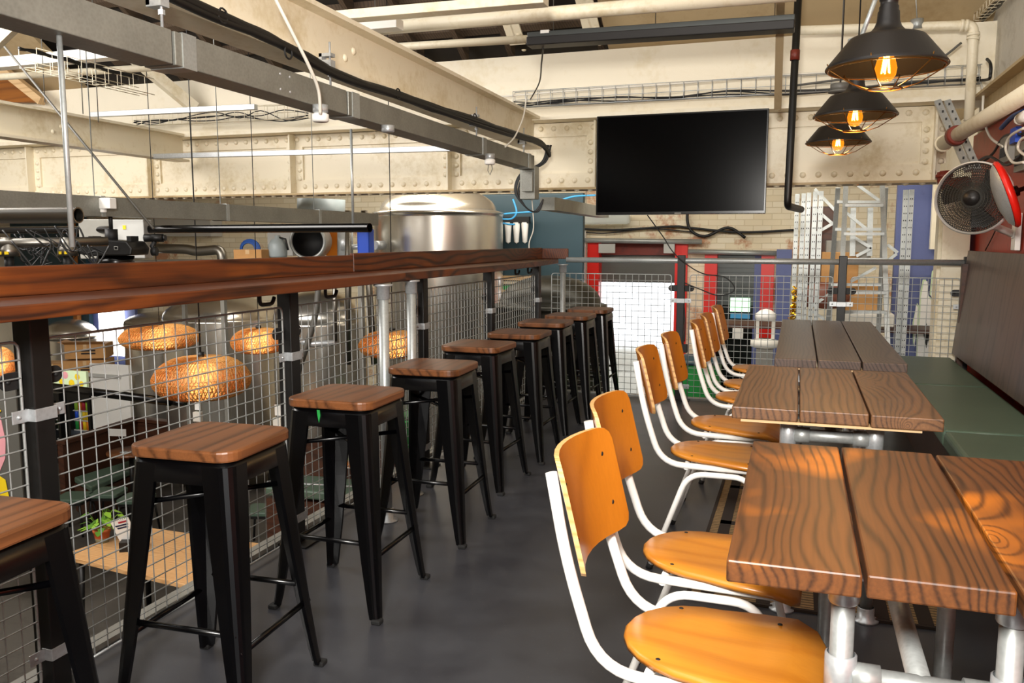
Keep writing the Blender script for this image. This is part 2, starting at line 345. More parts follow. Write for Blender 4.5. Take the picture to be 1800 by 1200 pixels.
# riveted plate girder
gr = thing('plate_girder', 'long cream riveted steel girder spanning the hall behind the television', 'girder', (0, 0, 1.75))
gz = 1.755
MB().bb(-14, 1.0, 7.26, 7.28, gz, 2.335).build('web', 'cream', gr, loc=(0, 0, -1.75))
MB().bb(-14, 1.05, 7.12, 7.42, gz, gz + .018).build('bottom_plate', 'cream_dark', gr, loc=(0, 0, -1.75)); MB().bb(-14, 1.0, 7.24, 7.26, gz + .018, gz + .15).bb(-14, 1.0, 7.24, 7.26, 2.22, 2.335).build('flange', 'cream', gr, loc=(0, 0, -1.75))
st = [PY(p, 300, 7.2).x for p in (55, 265, 515, 790, 1047, 1640)]
RV = []; k = .95
while k > -9.5:
    RV += [(k, 7.24, gz + .085, (0, -1, 0)), (k + .04, 7.17, gz, (0, 0, -1)), (k + .045, 7.24, 2.29, (0, -1, 0))]; k -= .118
RV = sorted(RV, key=lambda q: (q[3][2] == -1, q[2] > 2, -q[0]))
for x0 in st:
    for dx in (-.055, .055):
        for z in (1.92, 2.0, 2.08, 2.16): RV.append((x0 + dx, 7.235, z, (0, -1, 0)))
r0 = MB().dome((0, 0, 0), .025, 10, .75).build('rivet', 'cream', gr); r0.location = V3 = Vector(RV[0][:3]) - Vector((0, 0, 1.75))
for q in RV[1:95]:
    r = r0.copy(); COL.objects.link(r); r.parent = gr; r.location = Vector(q[:3]) - Vector((0, 0, 1.75)); r.rotation_euler = (0, 0, 0) if q[3][1] else (-PI / 2, 0, 0)
    if q[3][2]: r.rotation_euler = (PI / 2, 0, 0)
m = MB()
for q in RV[95:]: m.dome(q[:3], .025, 8, .75, axis=q[3])
o = m.build('rivets', 'cream', gr, loc=(0, 0, -1.75)); o['kind'] = 'stuff'
for x0 in st:
    MB().bb(x0 - .09, x0 + .09, 7.235, 7.26, gz + .15, 2.22).bb(x0 - .008, x0 + .008, 7.14, 7.24, gz + .018, 2.335).build('stiffener', 'cream', gr, loc=(0, 0, -1.75))
# right column at girder end
tag(MB().bb(1.02, 1.235, 7.28, 7.44, LZ, 1.755).bb(1.10, 1.13, 7.1, 7.28, LZ, 1.755).bb(1.02, 1.21, 7.08, 7.10, LZ, 1.755).build('steel_column', 'cream', bevel=.004), 'cream steel column under the right end of the riveted girder', 'column')

# cream I-beams running with the room
def ibeam(name, a, b, wf, h, label):
    a = Vector(a); b = Vector(b); t = thing(name, label, 'beam', a)
    d = b - a; zt = Vector((0, 0, h))
    MB().beam((0, 0, .012), d + Vector((0, 0, .012)), wf, .022).beam(zt, d + zt, wf, .022).build('flange', 'cream', t)
    MB().beam(zt / 2, d + zt / 2, .014, h - .02).build('web', 'cream', t)
    m = MB(); n = d.normalized(); s = n.cross(Vector((0, 0, 1)))
    for f in (.32, .62):
        for dz in (.35, .6): m.dome(d * f + s * .008 + zt * .5 + n * (dz - .47) * .35 + Vector((0, 0, (dz - .47) * .2)), .02, 8, .6, s)
    m.build('bolts', 'cream', t); return t
ibeam('steel_beam', (-2.08, -1.5, 2.12), (-2.22, 7.1, 2.10), .16, .26, 'big cream steel I-beam above the grey trunking with black cables along it')
bl = PZ(0, 178, 2.36); br = PZ(395, 250, 2.36)
d = (br - bl).normalized()
ibeam('steel_beam', bl - d * 2 + Vector((-.08, 0, -.26)), (bl + d * ((7.1 - bl.y) / d.y)) + Vector((-.08, 0, -.26)), .16, .26, 'cream steel I-beam over the brewing hall at the left')

# ================================================================== MEZZANINE FURNITURE
# bar stools
def make_stool(label):
    t = thing('bar_stool', label, 'stool', group='black metal bar stools along the mesh railing')
    MB().prism(rrect(.335, .335, .055, 6), .735, .766).build('seat', 'seat_wood', t, bevel=.006)
    MB().loft([[(x * s, y * s, z) for x, y in rrect(.31, .31, .045, 5)] for s, z in ((1.03, .670), (1.0, .733), (.94, .735), (.96, .672))], cap=False).build('skirt', 'black_gloss', t)
    def leg(sx, sy):
        secs = []
        for z, o, a, r in ((.72, .156, .084, .034), (.6, .165, .080, .032), (.4, .180, .067, .03), (.2, .196, .052, .026), (.05, .209, .038, .02), (0.012, .213, .033, .017)):
            th = .006; P = [(-a, 0)] + [(-r + r * math.sin(PI / 2 * k / 4), -r + r * math.cos(PI / 2 * k / 4)) for k in range(5)] + [(0, -a), (-th * 2, -a), (-r - th * .2, -r - th * .2), (-a, -th * 2)]
            secs.append([(sx * (o + p[0]), sy * (o + p[1]), z) for p in P])
        return MB().loft(secs, smooth=False)
    for sx, sy in ((1, 1), (1, -1), (-1, 1), (-1, -1)):
        l = leg(sx, sy).build('leg', 'black_gloss', t)
        MB().box((sx * .206, sy * .206, .008), (.034, .034, .016)).build('foot', 'rubber', l, bevel=.004)
    for q, z in (((0, 1), .27), ((0, -1), .27), ((1, 0), .22), ((-1, 0), .22)):
        o = .178 if z > .25 else .183
        if q[0]: a, b = (q[0] * o, -o, z), (q[0] * o, o, z)
        else: a, b = (-o, q[1] * o, z), (o, q[1] * o, z)
        MB().tube([a, b], .009, 8).build('footrest_bar', 'black_gloss', t)
    MB().tube([(-.15, -.15, .60), (.15, .15, .60)], .008, 8).tube([(-.15, .15, .585), (.15, -.15, .585)], .008, 8).build('cross_brace', 'black_gloss', t)
    return t
stools = [(-1.58, 1.17, 4), (-1.565, 1.95, 3), (-1.545, 2.68, 1), (-1.54, 3.44, 2), (-1.62, 4.22, -2), (-1.60, 4.86, 0), (-1.64, 5.56, 1), (-1.61, 6.12, -1), (-1.60, 6.72, 0)]
names = ['black metal bar stool cut off by the lower left corner, brown wooden seat', 'black metal bar stool with brown seat, large at left below the second fence post', 'black metal bar stool with a green paint mark on the rim below its seat',
         'black metal bar stool standing just right of the two galvanised shelf poles', 'fifth black bar stool from the camera, wooden seat in front of the big tank', 'sixth black bar stool from the camera along the mesh railing', 'seventh black bar stool from the camera along the mesh railing',
         'second last black bar stool toward the far railing', 'farthest black bar stool, in the corner by the bright doorway']
s0 = None
for (x, y, a), nm in zip(stools, names):
    if s0 is None: s0 = make_stool(nm); s0.location = (x, y, 0); s0.rotation_euler.z = math.radians(a)
    else:
        q = dup(s0, (x, y, 0), math.radians(a), nm)
        if 'green paint' in nm: MB().prism([(-.006, 0), (.005, 0), (.007, -.02), (.001, -.045), (-.004, -.02)], 0, .002, (-.03, -.1585, .73), FRONT).build('paint_mark', 'green', q)

# school chairs (face +x)
def make_chair(label):
    t = thing('school_chair', label, 'chair', group='white tube and plywood chairs beside the tables')
    out = []
    for k in range(13):
        a = PI / 2 + PI * k / 12; out.append((.19 + .19 * math.cos(a) * 1.0, .17 * math.sin(a)))
    out = [(.19, .17)] + out[1:-1] + [(.19, -.17)]
    pts = [(x, y) for x, y in out] + [(.27, -.19), (.36, -.20), (.405, -.185), (.425, -.14), (.43, 0), (.425, .14), (.405, .185), (.36, .20), (.27, .19)]
    def zs(x): return .452 + (.006 * math.cos(x * 9)) - (0 if x < .34 else (x - .34) ** 2 * 5)
    m = MB(); n = len(pts); cx = .22
    rings = [(1.0, 0), (.97, .006), (.6, .004), (.25, 0.0)]
    vt = []
    for s, dz in rings: vt.append([(cx + (x - cx) * s, y * s, zs(cx + (x - cx) * s) + .004 + (dz if s < 1 else 0)) for x, y in pts])
    vb = [[(x, y, z - .012 - (.004 if i else 0)) for x, y, z in g] for i, g in enumerate(vt)]
    m.loft([vb[3], vb[2], vb[1], vb[0], vt[0], vt[1], vt[2], vt[3]])
    m.build('seat', 'ply_orange', t)
    # backrest: curved ply
    m = MB(); gs = []
    def bk(u, v):   # u -1..1 across, v 0..1 up
        rr = 1.0
        y = .185 * u; x = -.075 - .045 * (1 - u * u) * 1.0 + .0 - .06 * v + .035; z = .63 + .245 * v
        return Vector((x, y, z))
    U = [-1, -.97, -.9, -.75, -.5, -.25, 0, .25, .5, .75, .9, .97, 1]; NV = 7
    def vr(u): e = max(0, abs(u) - .8) / .2; return .13 * (1 - math.sqrt(max(0, 1 - e * e)))
    for th in (-.0055, .0055):
        g = []
        for u in U:
            for k in range(NV):
                v = k / (NV - 1); c = vr(u); v = c + v * (1 - 2 * c); p = bk(u, v); g.append(p + Vector((th, 0, 0)))
        gs.append(g)
    nU = len(U); vs = gs[0] + gs[1]; o = nU * NV; fs = []
    for i in range(nU - 1):
        for k in range(NV - 1):
            a = i * NV + k; fs.append((a, a + 1, a + NV + 1, a + NV)); fs.append((o + a, o + a + NV, o + a + NV + 1, o + a + 1))
    m.add(vs, fs, True); fe = []
    for i in range(nU - 1):
        a = i * NV; fe.append((a, a + NV, o + a + NV, o + a)); a = i * NV + NV - 1; fe.append((a, o + a, o + a + NV, a + NV))
    for k in range(NV - 1):
        fe.append((k, o + k, o + k + 1, k + 1)); a = (nU - 1) * NV + k; fe.append((a, a + 1, o + a + 1, o + a))
    bkr = m.build('backrest', 'ply_orange_back', t)
    MB().add(vs, fe, False).build('edge', 'ply_edge', bkr)
    r = MB()
    for y in (-.14, .14):
        for v in (.28, .75): p = bk(y / .185, v); r.dome(p + Vector((.005, 0, 0)), .006, 8, .5, (1, 0, 0))
    r.build('rivets', 'black_matt', bkr)
    for sy in (-1, 1):
        y = sy * .155; fr = MB().tube(bend([(-.128, sy * .148, .84), (-.095, sy * .148, .66), (-.02, y, .432), (.38, y, .425)], .09, 7), .0125, 10)
        fr.build('side_frame', 'white_paint', t)
        lg = MB().tube(bend([(-.05, sy * .185, .012), (.09, sy * .175, .405), (.33, sy * .175, .405), (.43, sy * .19, .012)], .07, 7), .0115, 10).build('leg_frame', 'white_paint', t)
        MB().tube([(-.055, sy * .185, 0), (-.048, sy * .185, .022)], .014, 8).build('foot_cap', 'rubber', lg); MB().tube([(.433, sy * .19, 0), (.43, sy * .19, .022)], .014, 8).build('foot_cap', 'rubber', lg)
    MB().tube([(.33, -.155, .425), (.33, .155, .425)], .011, 8).tube([(.08, -.16, .425), (.08, .16, .425)], .011, 8).build('cross_tube', 'white_paint', t)
    m = MB()
    for x, y in ((.1, -.13), (.1, .13), (.32, -.15), (.32, .15)): m.dome((x, y, zs(x) + .009), .006, 8, .4, (0, 0, 1))
    m.build('screws', 'black_matt', t)
    return t
chairs = [(-.335, 1.78, -3), (-.385, 2.30, -1), (-.475, 3.46, 1), (-.46, 4.03, 0), (-.41, 4.74, 2), (-.405, 5.2, 0), (-.40, 5.85, 0)]
names = ['white framed plywood chair nearest the camera, its whole orange seat in view', 'white framed plywood chair second from the camera, seat tucked under the nearest table', 'white framed plywood chair behind the nearest table, the nearer of two at the middle table',
         'white framed plywood chair at the middle table, the farther of its two', 'white framed plywood chair at the long far table, nearest of its three', 'white framed plywood chair at the long far table, middle of its three', 'white framed plywood chair at the far end of the row by the railing']
c0 = None
for (x, y, a), nm in zip(chairs, names):
    if c0 is None: c0 = make_chair(nm); c0.location = (x, y, 0); c0.rotation_euler.z = math.radians(a)
    else: dup(c0, (x, y, 0), math.radians(a), nm)

# plank tables on scaffold tube
def table(label, x0, x1, y0, y1, mat, legs, barz, batten, gap=.006, h=.76, skew=0):
    cx, cy = (x0 + x1) / 2, (y0 + y1) / 2; t = thing('plank_table', label, 'table', (cx, cy, 0), skew, 'plank tables with scaffold tube legs')
    w = (x1 - x0 - 2 * gap) / 3; L = y1 - y0
    for k in range(3):
        a = x0 - cx + k * (w + gap); e = (.0, .004, -.006)[k]
        MB().bb(a, a + w, y0 - cy + e, y1 - cy + e, h - .042, h).build('plank', mat, t, bevel=.004)
    for yy in batten: MB().bb(x0 - cx + .03, x1 - cx - .06, yy - cy, yy - cy + .06, h - .051, h - .0425).build('batten', 'pale_wood', t)
    (lx0, lx1, ly0, ly1) = legs; r = .0215
    for lx in (lx0, lx1):
        for ly in (ly0, ly1):
            g = MB().tube([(lx - cx, ly - cy, .006), (lx - cx, ly - cy, h - .06)], r, 16).build('leg', 'galvanised', t)
            MB().lathe([(.0001, h - .05), (.045, h - .05), (.045, h - .058), (.029, h - .062), (.028, h - .11), (.0255, h - .115)], (lx - cx, ly - cy, 0), seg=16).build('fitting', 'galv_bright', g)
            MB().lathe([(.0255, barz - .045), (.029, barz - .043), (.029, barz + .043), (.0255, barz + .045)], (lx - cx, ly - cy, 0), seg=16).build('fitting', 'galv_bright', g); MB().lathe([(.0255, .05), (.028, .045), (.028, .012), (.045, .008), (.045, .0), (.0001, 0)], (lx - cx, ly - cy, 0), seg=16).build('floor_flange', 'galv_bright', g)
    for ly in (ly0, ly1): MB().tube([(lx0 - cx, ly - cy, barz), (lx1 - cx, ly - cy, barz)], r, 16).tube([(lx0 - cx + .02, ly - cy, barz), (lx0 - cx + .07, ly - cy, barz)], .028, 16).tube([(lx1 - cx - .07, ly - cy, barz), (lx1 - cx - .02, ly - cy, barz)], .028, 16).build('crossbar', 'galvanised', t)
    xm = (lx0 + lx1) / 2 - cx; MB().tube([(xm, ly0 - cy, barz), (xm, ly1 - cy, barz)], r, 16).build('stretcher', 'galvanised', t)
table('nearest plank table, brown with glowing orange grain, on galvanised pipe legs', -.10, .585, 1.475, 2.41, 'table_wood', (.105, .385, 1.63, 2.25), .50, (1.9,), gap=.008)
table('middle plank table with a pale batten showing under its front edge', -.195, .455, 2.90, 3.90, 'table_wood_mid', (-.01, .27, 3.05, 3.78), .645, (2.905, 3.6))
table('long far plank table with grey-brown shiny boards by the railing', -.09, .49, 4.17, 6.28, 'table_wood_grey', (.03, .36, 4.42, 6.12), .6, (4.18, 6.0))

# rug
rg = thing('floor_mat', 'brown woven mat with dark stripes under the plank tables', 'rug', (0, 0, 0))
MB().bb(-.34, .52, 3.05, 5.1, .001, .008).build('pile', 'rug_weave', rg)
m = MB()
for x in (-.30, -.1, .1, .3, .44): m.bb(x, x + .05, 3.06, 5.09, .008, .0095)
for y in (3.3, 3.9, 4.5): m.bb(-.3, .5, y, y + .05, .008, .0095)
m.build('stripes', 'rug_dark', rg)
MB().bb(-.345, .525, 3.04, 3.055, 0.001, .011).bb(-.345, .525, 5.095, 5.11, 0.001, .011).bb(-.35, -.335, 3.04, 5.11, 0.001, .011).build('border', 'rug_dark', rg)

# bench
bn = thing('bench', 'long bench with green vinyl seat cushions and tall dark plywood back on the right', 'bench', (.95, 4.2, 0))
def L(m, dx=.95, dy=4.2): return (-dx, -dy, 0)
MB().bb(.74, 1.2, 1.35, 6.85, 0.0, .375).build('base', 'booth_wood', bn, loc=(-.95, -4.2, 0))
for a, b in ((5.53, 6.88), (4.19, 5.52), (2.85, 4.18), (1.5, 2.84)):
    c = MB().bb(.655, 1.10, a, b, .376, .46).build('seat_cushion', 'green_vinyl', bn, bevel=.022, loc=(-.95, -4.2, 0)); c.modifiers[0].segments = 4
    MB().tube([(.665, a + .0, .455), (1.09, a + .0, .455)], .004, 6).build('piping', 'green_vinyl', c)
m = MB(); m.add([(1.10, 1.4, .49), (1.115, 1.4, .49), (1.10, 6.88, .49), (1.115, 6.88, .49), (1.195, 1.4, 1.245), (1.21, 1.4, 1.245), (1.165, 6.88, 1.245), (1.18, 6.88, 1.245)], [(0, 2, 3, 1), (4, 5, 7, 6), (0, 1, 5, 4), (2, 6, 7, 3), (0, 4, 6, 2), (1, 3, 7, 5)])
m.build('backrest', 'dark_ply', bn, loc=(-.95, -4.2, 0), bevel=.002)
MB().bb(1.12, 1.2, 1.4, 1.44, .375, 1.15).bb(1.12, 1.16, 6.78, 6.84, .375, 1.15).bb(1.12, 1.2, 4.1, 4.15, .375, 1.15).build('backrest_support', 'booth_wood', bn, loc=(-.95, -4.2, 0))

# fence posts, mesh panels
def post(x, y, h, label, side=True, along='y', top=.07, s=.066, plates=(.93,), straps=(.83, .12)):
    t = thing('fence_post', label, 'post', (x, y, 0))
    MB().bb(-s / 2, s / 2, -s / 2, s / 2, .006, h).build('post', 'black_paint', t, bevel=.004)
    MB().bb(-.07, .09, -.06, .06, 0.0, .008).build('base_plate', 'black_paint', t, bevel=.002)
    def map_(m, mat, nm):
        o = m.build(nm, mat, t, bevel=.002)
        if along == 'x': o.rotation_euler.z = -PI / 2
    for z in straps:
        f = s / 2 + .004
        m = MB().bb(f - .003, f + .002, -s / 2 - .004, s / 2 + .004, z - .018, z + .018).bb(0, f, -s / 2 - .005, -s / 2 - .002, z - .018, z + .018).bb(0, f, s / 2 + .002, s / 2 + .005, z - .018, z + .018).bb(.008, .012, -s / 2 - .055, -s / 2, z - .018, z + .018).bb(.008, .012, s / 2, s / 2 + .055, z - .018, z + .018)
        for q in (-1, 1): m.dome((.012, q * (s / 2 + .035), z), .007, 8, .9, (1, 0, 0))
        map_(m, 'galv_bright', 'strap')
    for z in plates:
        m = MB()
        o = [(y2 * 1., z2) for y2, z2 in rrect(.21, .05, .024, 5)]
        m.add([(-.012 + dx, a, z + b) for dx in (0, .006) for a, b in o], [tuple(range(len(o)))[::-1], tuple(range(len(o), 2 * len(o)))] + [(k, (k + 1) % len(o), len(o) + (k + 1) % len(o), len(o) + k) for k in range(len(o))])
        for q in (-1, 1): m.dome((-.006, q * .08, z), .008, 8, .8, (1, 0, 0))
        map_(m, 'black_matt', 'slotted_plate')
    return t
py_ = [1.80, 3.07, 4.40, 5.53, 6.66]
lb = ['first black box-section fence post at the far left under the shelf', 'black fence post behind the two large bar stools at left', 'black fence post right of the two galvanised poles', 'black fence post in front of the big steel tank', 'black corner fence post where the two mesh railings meet']
for y, l in zip(py_, lb): post(-2.05, y, 1.118, l)
for x, l in ((-.9, 'black fence post in front of the bright doorway'), (.325, 'dark steel fence post in front of the stepladder'), (1.185, 'dark fence post at the right end of the far railing')): post(x, 6.95, 1.2, l, along='x', s=.06)
def panel(a, b, label, axis='y', fix=-2.05, z0=.02, z1=1.04):
    t = thing('mesh_panel', label, 'fence panel', (fix, a, 0) if axis == 'y' else (a, fix, 0), group='welded wire mesh panels of the railing')
    L = b - a; P = (lambda u, z, o=0: (o, u, z)) if axis == 'y' else (lambda u, z, o=0: (u, o, z))
    MB().tube(bend([P(0, z0), P(0, z1), P(L, z1), P(L, z0), P(0, z0)], .025, 3), .0045, 6).build('frame', 'galvanised', t)
    m = MB(); n = max(2, round(L / .053)); r = .0025
    for k in range(1, n): u = L * k / n; m.tube([P(u, z0), P(u, z1)], r, 4, cap=False)
    nz = round((z1 - z0) / .052)
    for k in range(1, nz): z = z0 + (z1 - z0) * k / nz; m.tube([P(0, z, r * 1.7), P(L, z, r * 1.7)], r, 4, cap=False)
    m.build('wire_grid', 'galvanised', t)
e = .045
pl = ['wire mesh panel at the far left edge, left of the first post', 'wire mesh panel behind the big stool at left, in front of the woven lamps', 'wire mesh panel behind the galvanised shelf poles', 'wire mesh panel in front of the big steel tank', 'narrow looking wire mesh panel next to the railing corner']
ys = [.6] + py_
for i in range(5): panel(ys[i] + e, ys[i + 1] - e, pl[i])
panel(-2.0, -.98, 'wire mesh panel of the far railing in front of the bright doorway', 'x', 6.95); panel(-.83, .26, 'wire mesh panel of the far railing behind the orange chair backs', 'x', 6.95); panel(.39, 1.14, 'wire mesh panel of the far railing in front of the blue wall', 'x', 6.95)
tag(MB().tube([(-1.87, 6.95, 1.155), (1.22, 6.95, 1.155)], .0225, 16).build('handrail', 'galvanised'), 'galvanised tube handrail along the far mesh railing', 'handrail')

# shelf
sh = thing('drink_shelf', 'long stained timber drinks ledge with upstand on top of the mesh railing', 'shelf', (-1.95, 3.8, 1.12))
def sb(poly, z0, z1, nm, mat='shelf_wood', bev=.004): return MB().prism([(x + 1.95, y - 3.8) for x, y in poly], z0 - 1.12, z1 - 1.12).build(nm, mat, sh, bevel=bev)
sb([(-1.83, .3), (-1.80, 1.8), (-1.80, 2.9), (-1.81, 3.72), (-2.11, 3.72), (-2.11, .3)], 1.122, 1.162, 'shelf_board')
sb([(-1.83, 3.725), (-1.815, 5.0), (-1.86, 6.0), (-1.95, 6.98), (-2.11, 6.98), (-2.11, 3.725)], 1.122, 1.162, 'shelf_board')
sb([(-2.11, .3), (-2.085, .3), (-2.085, 3.70), (-2.11, 3.70)], 1.1625, 1.247, 'upstand')
sb([(-2.11, 3.705), (-2.085, 3.705), (-2.085, 6.95), (-2.11, 6.95)], 1.1625, 1.256, 'upstand')
sb([(-2.11, 6.955), (-2.11, 6.98), (-1.86, 6.98), (-1.86, 6.955)], 1.1625, 1.25, 'upstand')
for x, y, l in ((-1.80, 3.46, 'nearer mottled galvanised pole propping up the timber ledge'), (-1.86, 3.88, 'farther mottled galvanised pole propping up the timber ledge'), (-1.885, 6.89, 'galvanised pole under the far end of the timber ledge')):
    t = thing('shelf_pole', l, 'pole', (x, y, 0)); rr = .024
    MB().tube([(0, 0, .006), (0, 0, 1.115)], rr, 18).build('tube', 'galvanised', t)
    MB().lathe([(.0001, 0), (.05, 0), (.05, .006), (.031, .01), (.03, .06), (.025, .065)], seg=18).build('floor_flange', 'galv_bright', t); MB().lathe([(.025, 1.05), (.031, 1.055), (.031, 1.108), (.045, 1.112), (.045, 1.12), (.0001, 1.12)], seg=18).build('collar', 'galv_bright', t)
for i, (a, y) in enumerate(((437, 2.75), (550, 3.22), (868, 5.8), (905, 6.1))):
    o = tag(MB().tube(bend([(.0, -.045, 1.12), (0, -.045, 1.075), (0, .035, 1.075), (0, .05, 1.10)], .02, 5), .0075, 8).beam((0, -.05, 1.117), (0, .045, 1.117), .02, .008).build('bag_hook', 'black_matt', loc=(-1.93, y, 0)), ['black bag hook under the ledge left of the second post', 'black bag hook under the ledge right of the second post', 'black bag hook under the ledge right of the fourth post', 'farthest black bag hook, near the ledge corner'][i], 'hook', 'black bag hooks under the ledge')

# pendant lamps
def pendant(loc, label):
    t = thing('pendant_lamp', label, 'lamp', loc, 0, 'black metal caged pendant lamps'); # loc at rim height
    pr = [(.18, -.004), (.18, .0), (.174, .008), (.116, .080), (.110, .087), (.100, .091), (.065, .100), (.050, .108), (.040, .120), (.034, .136), (.032, .165), (.029, .168), (.029, .180), (.026, .184), (.026, .196), (.029, .199), (.029, .206), (.024, .212), (.024, .232), (.010, .238), (.0001, .238)]
    inn = [(.178, -.002), (.114, .077), (.1, .086), (.07, .092), (.035, .10), (.0001, .10)]
    MB().lathe(pr, seg=40).build('shade', 'shade_black', t); MB().lathe(inn, seg=40).build('shade_lining', 'shade_black', t)
    MB().lathe([(.0001, .095), (.02, .095), (.02, .05), (.017, .04), (.0001, .04)], seg=16).build('socket', 'bronze', t)
    MB().lathe([(.0001, -.048), (.018, -.044), (.03, -.026), (.033, -.005), (.027, .02), (.016, .038), (.014, .045)], seg=20).build('bulb', 'amber_glass', t)
    m = MB()
    for k in range(5): a = k * 2 * PI / 5; m.tube([(.006 * math.cos(a), .006 * math.sin(a), .035), (.012 * math.cos(a + .4), .012 * math.sin(a + .4), -.02)], .0022, 5)
    m.build('filament', 'filament', t)
    m = MB(); R2 = .05
    for k in range(6): a = k * PI / 3 + .2; ca, sa = math.cos(a), math.sin(a); m.tube([(ca * .178, sa * .178, .012), (ca * .17, sa * .17, -.008), (ca * .10, sa * .10, -.052), (ca * R2, sa * R2, -.068)], .0021, 6)
    m.tube([(R2 * math.cos(a), R2 * math.sin(a), -.068) for a in [k * PI / 12 for k in range(24)]], .002, 6, closed=True)
    m.tube([(.172 * math.cos(a), .172 * math.sin(a), -.008) for a in [k * PI / 16 for k in range(32)]], .002, 6, closed=True)
    m.tube([(-R2, 0, -.068), (R2, 0, -.068)], .0018, 6)
    m.build('wire_guard', 'bronze', t)
    top = roof(loc[1], -.05) - loc[2]
    MB().tube([(0, 0, .235), (0, 0, top)], .0035, 6).build('flex', 'cable_black', t)
    l = bpy.data.lights.new('bulb_light', 'POINT'); l.energy = 5; l.color = (1, .58, .22); l.shadow_soft_size = .03
    lo = bpy.data.objects.new('bulb_light', l); COL.objects.link(lo); lo.location = (loc[0], loc[1], loc[2] - .06)
for (a, b, Y), l in zip(((1557, 124, 2.95), (1503, 208, 4.15), (1473, 254, 5.3)), ('nearest and largest of the three black caged pendant lamps', 'middle one of the three black caged pendant lamps', 'farthest and smallest of the three black caged pendant lamps')):
    p = PY(a, b, Y); pendant((p.x, p.y, p.z + .012), l)

# television
a = PY(1047, 378, 6.6); b = PY(1352, 190, 6.6)
tv = thing('television', 'large black flat screen television hung under the cream ledge', 'television', ((a.x + b.x) / 2, 6.6, a.z)); W_ = b.x - a.x; H_ = b.z - a.z
MB().bb(-W_ / 2, W_ / 2, 0, .05, 0, H_).build('frame', 'black_gloss', tv, bevel=.004)
MB().bb(-W_ / 2 + .012, W_ / 2 - .012, -.003, -.0002, .022, H_ - .012).build('screen', 'screen', tv)
MB().bb(-.03, .03, .05, .635, H_ * .5, H_ * .62).bb(-.2, .2, .05, .075, H_ * .35, H_ * .65).build('wall_bracket', 'black_matt', tv)
MB().bb(-.025, .025, -.0015, 0, .006, .012).build('badge', 'grey_box', tv)

# ================================================================== CEILING SERVICES
def one(m, name, mat, label, cat, group=None, **k): return tag(m.build(name, mat, **k), label, cat, group)
def depth(x, y, dd): return C0 + ray(x, y) * dd
V = Vector
# main trunking
tr = thing('cable_trunking', 'long grey metal cable trunking hung under the big cream beam', 'trunking', (-2.0, 2.0, 1.9))
o = V((2.0, -2.0, -1.9))
def tk(ya, yb, g=0): 
    xa = -1.975 - .0225 * (ya - 1.7); xb = -1.975 - .0225 * (yb - 1.7)
    return MB().beam(V((xa - .065, ya, 1.955)) + o, V((xb - .065, yb, 1.955)) + o, .13 + g, .11 + g)
for ya, yb in ((-1.4, 2.36), (2.375, 3.55), (3.565, 5.43), (5.445, 6.72)): tk(ya, yb).build('trunk_section', 'trunk_metal', tr, bevel=.003)
for y in (2.41, 3.6, 5.45, 6.55): tk(y, y + .07, .006).build('joint_cover', 'galvanised', tr)
m = MB()
for y in (3.0, 3.07): 
    for z in (1.925, 1.985): m.dome(V((-1.975 - .0225 * (y - 1.7), y, z)) + o, .006, 8, .5, (1, 0, 0))
m.build('screws', 'galv_bright', tr)
for y in (2.33, 3.42, 5.35, 6.45):
    x = -2.0 - .0225 * (y - 1.7); q = MB().bb(x - .03, x + .03, y - .02, y + .02, 2.075, 2.12).bb(x - .03, x + .03, y - .02, y + .02, 2.135, 2.15).bb(x - .03, x - .015, y - .02, y + .02, 2.08, 2.15).tube([(x + .015, y, 2.0), (x + .015, y, 2.2)], .005, 8).tube([(x + .015, y, 2.05), (x + .015, y, 2.066)], .011, 6, smooth=False)
    q.v = [tuple(V(v) + o) for v in q.v]; q.build('beam_clamp', 'galv_bright', tr)
one(MB().bb(-2.22, -2.09, 6.74, 6.86, 1.66, 1.93).bb(-2.19, -2.10, 6.70, 6.74, 1.72, 1.88), 'trunking_drop', 'trunk_metal', 'grey trunking drop box at the end of the long trunking, left of the television', 'trunking', bevel=.003)
one(MB().beam(PY(962, 358, 7.0), PY(1060, 374, 9.4), .13, .11).tube([PY(1030, 369, 8.6), PY(1030, 369, 8.6) + V((0, 0, 1.05))], .004, 6), 'branch_trunking', 'trunk_metal', 'short grey trunking running behind the left edge of the television', 'trunking')
one(MB().beam(PZ(-60, 352, 1.51), PZ(655, 386, 1.51), .12, .11), 'far_trunking', 'trunk_metal', 'grey metal trunking crossing the brewing hall below the riveted girder', 'trunking')
def on_trunk(x):
    a, b = PZ(-60, 352, 1.51), PZ(655, 386, 1.51); lo, hi = 0, 1
    for _ in range(40):
        m_ = (lo + hi) / 2; d = a.lerp(b, m_) - C0; lo, hi = (m_, hi) if 900 + F * d.dot(rt) / d.dot(fw) < x else (lo, m_)
    return a.lerp(b, lo)
for x, y in ((167, 345), (388, 363), (552, 378)):
    p = on_trunk(x); dT = (PZ(655, 386, 1.51) - PZ(-60, 352, 1.51)).normalized() * .015; one(MB().beam(p - dT, p + dT, .126, .116).tube([p, V((p.x, p.y, 2.62 if p.y > 7.5 else roof(p.y) + .3))], .003, 6), 'trunking_hanger', 'galvanised', 'strap and rod hanger of the far grey trunking, %s' % {167: 'left one beside the white box', 388: 'middle one', 552: 'right one'}[x], 'hanger')
p = on_trunk(190) + V((.0, -.03, 0)); one(MB().box(p + V((.08, -.07, .015)), (.11, .05, .06)).tube([p + V((.06, -.07, -.01)), p + V((.06, -.07, -.035))], .02, 12), 'junction_box', 'white', 'white junction box on the far grey trunking', 'box', bevel=.004)
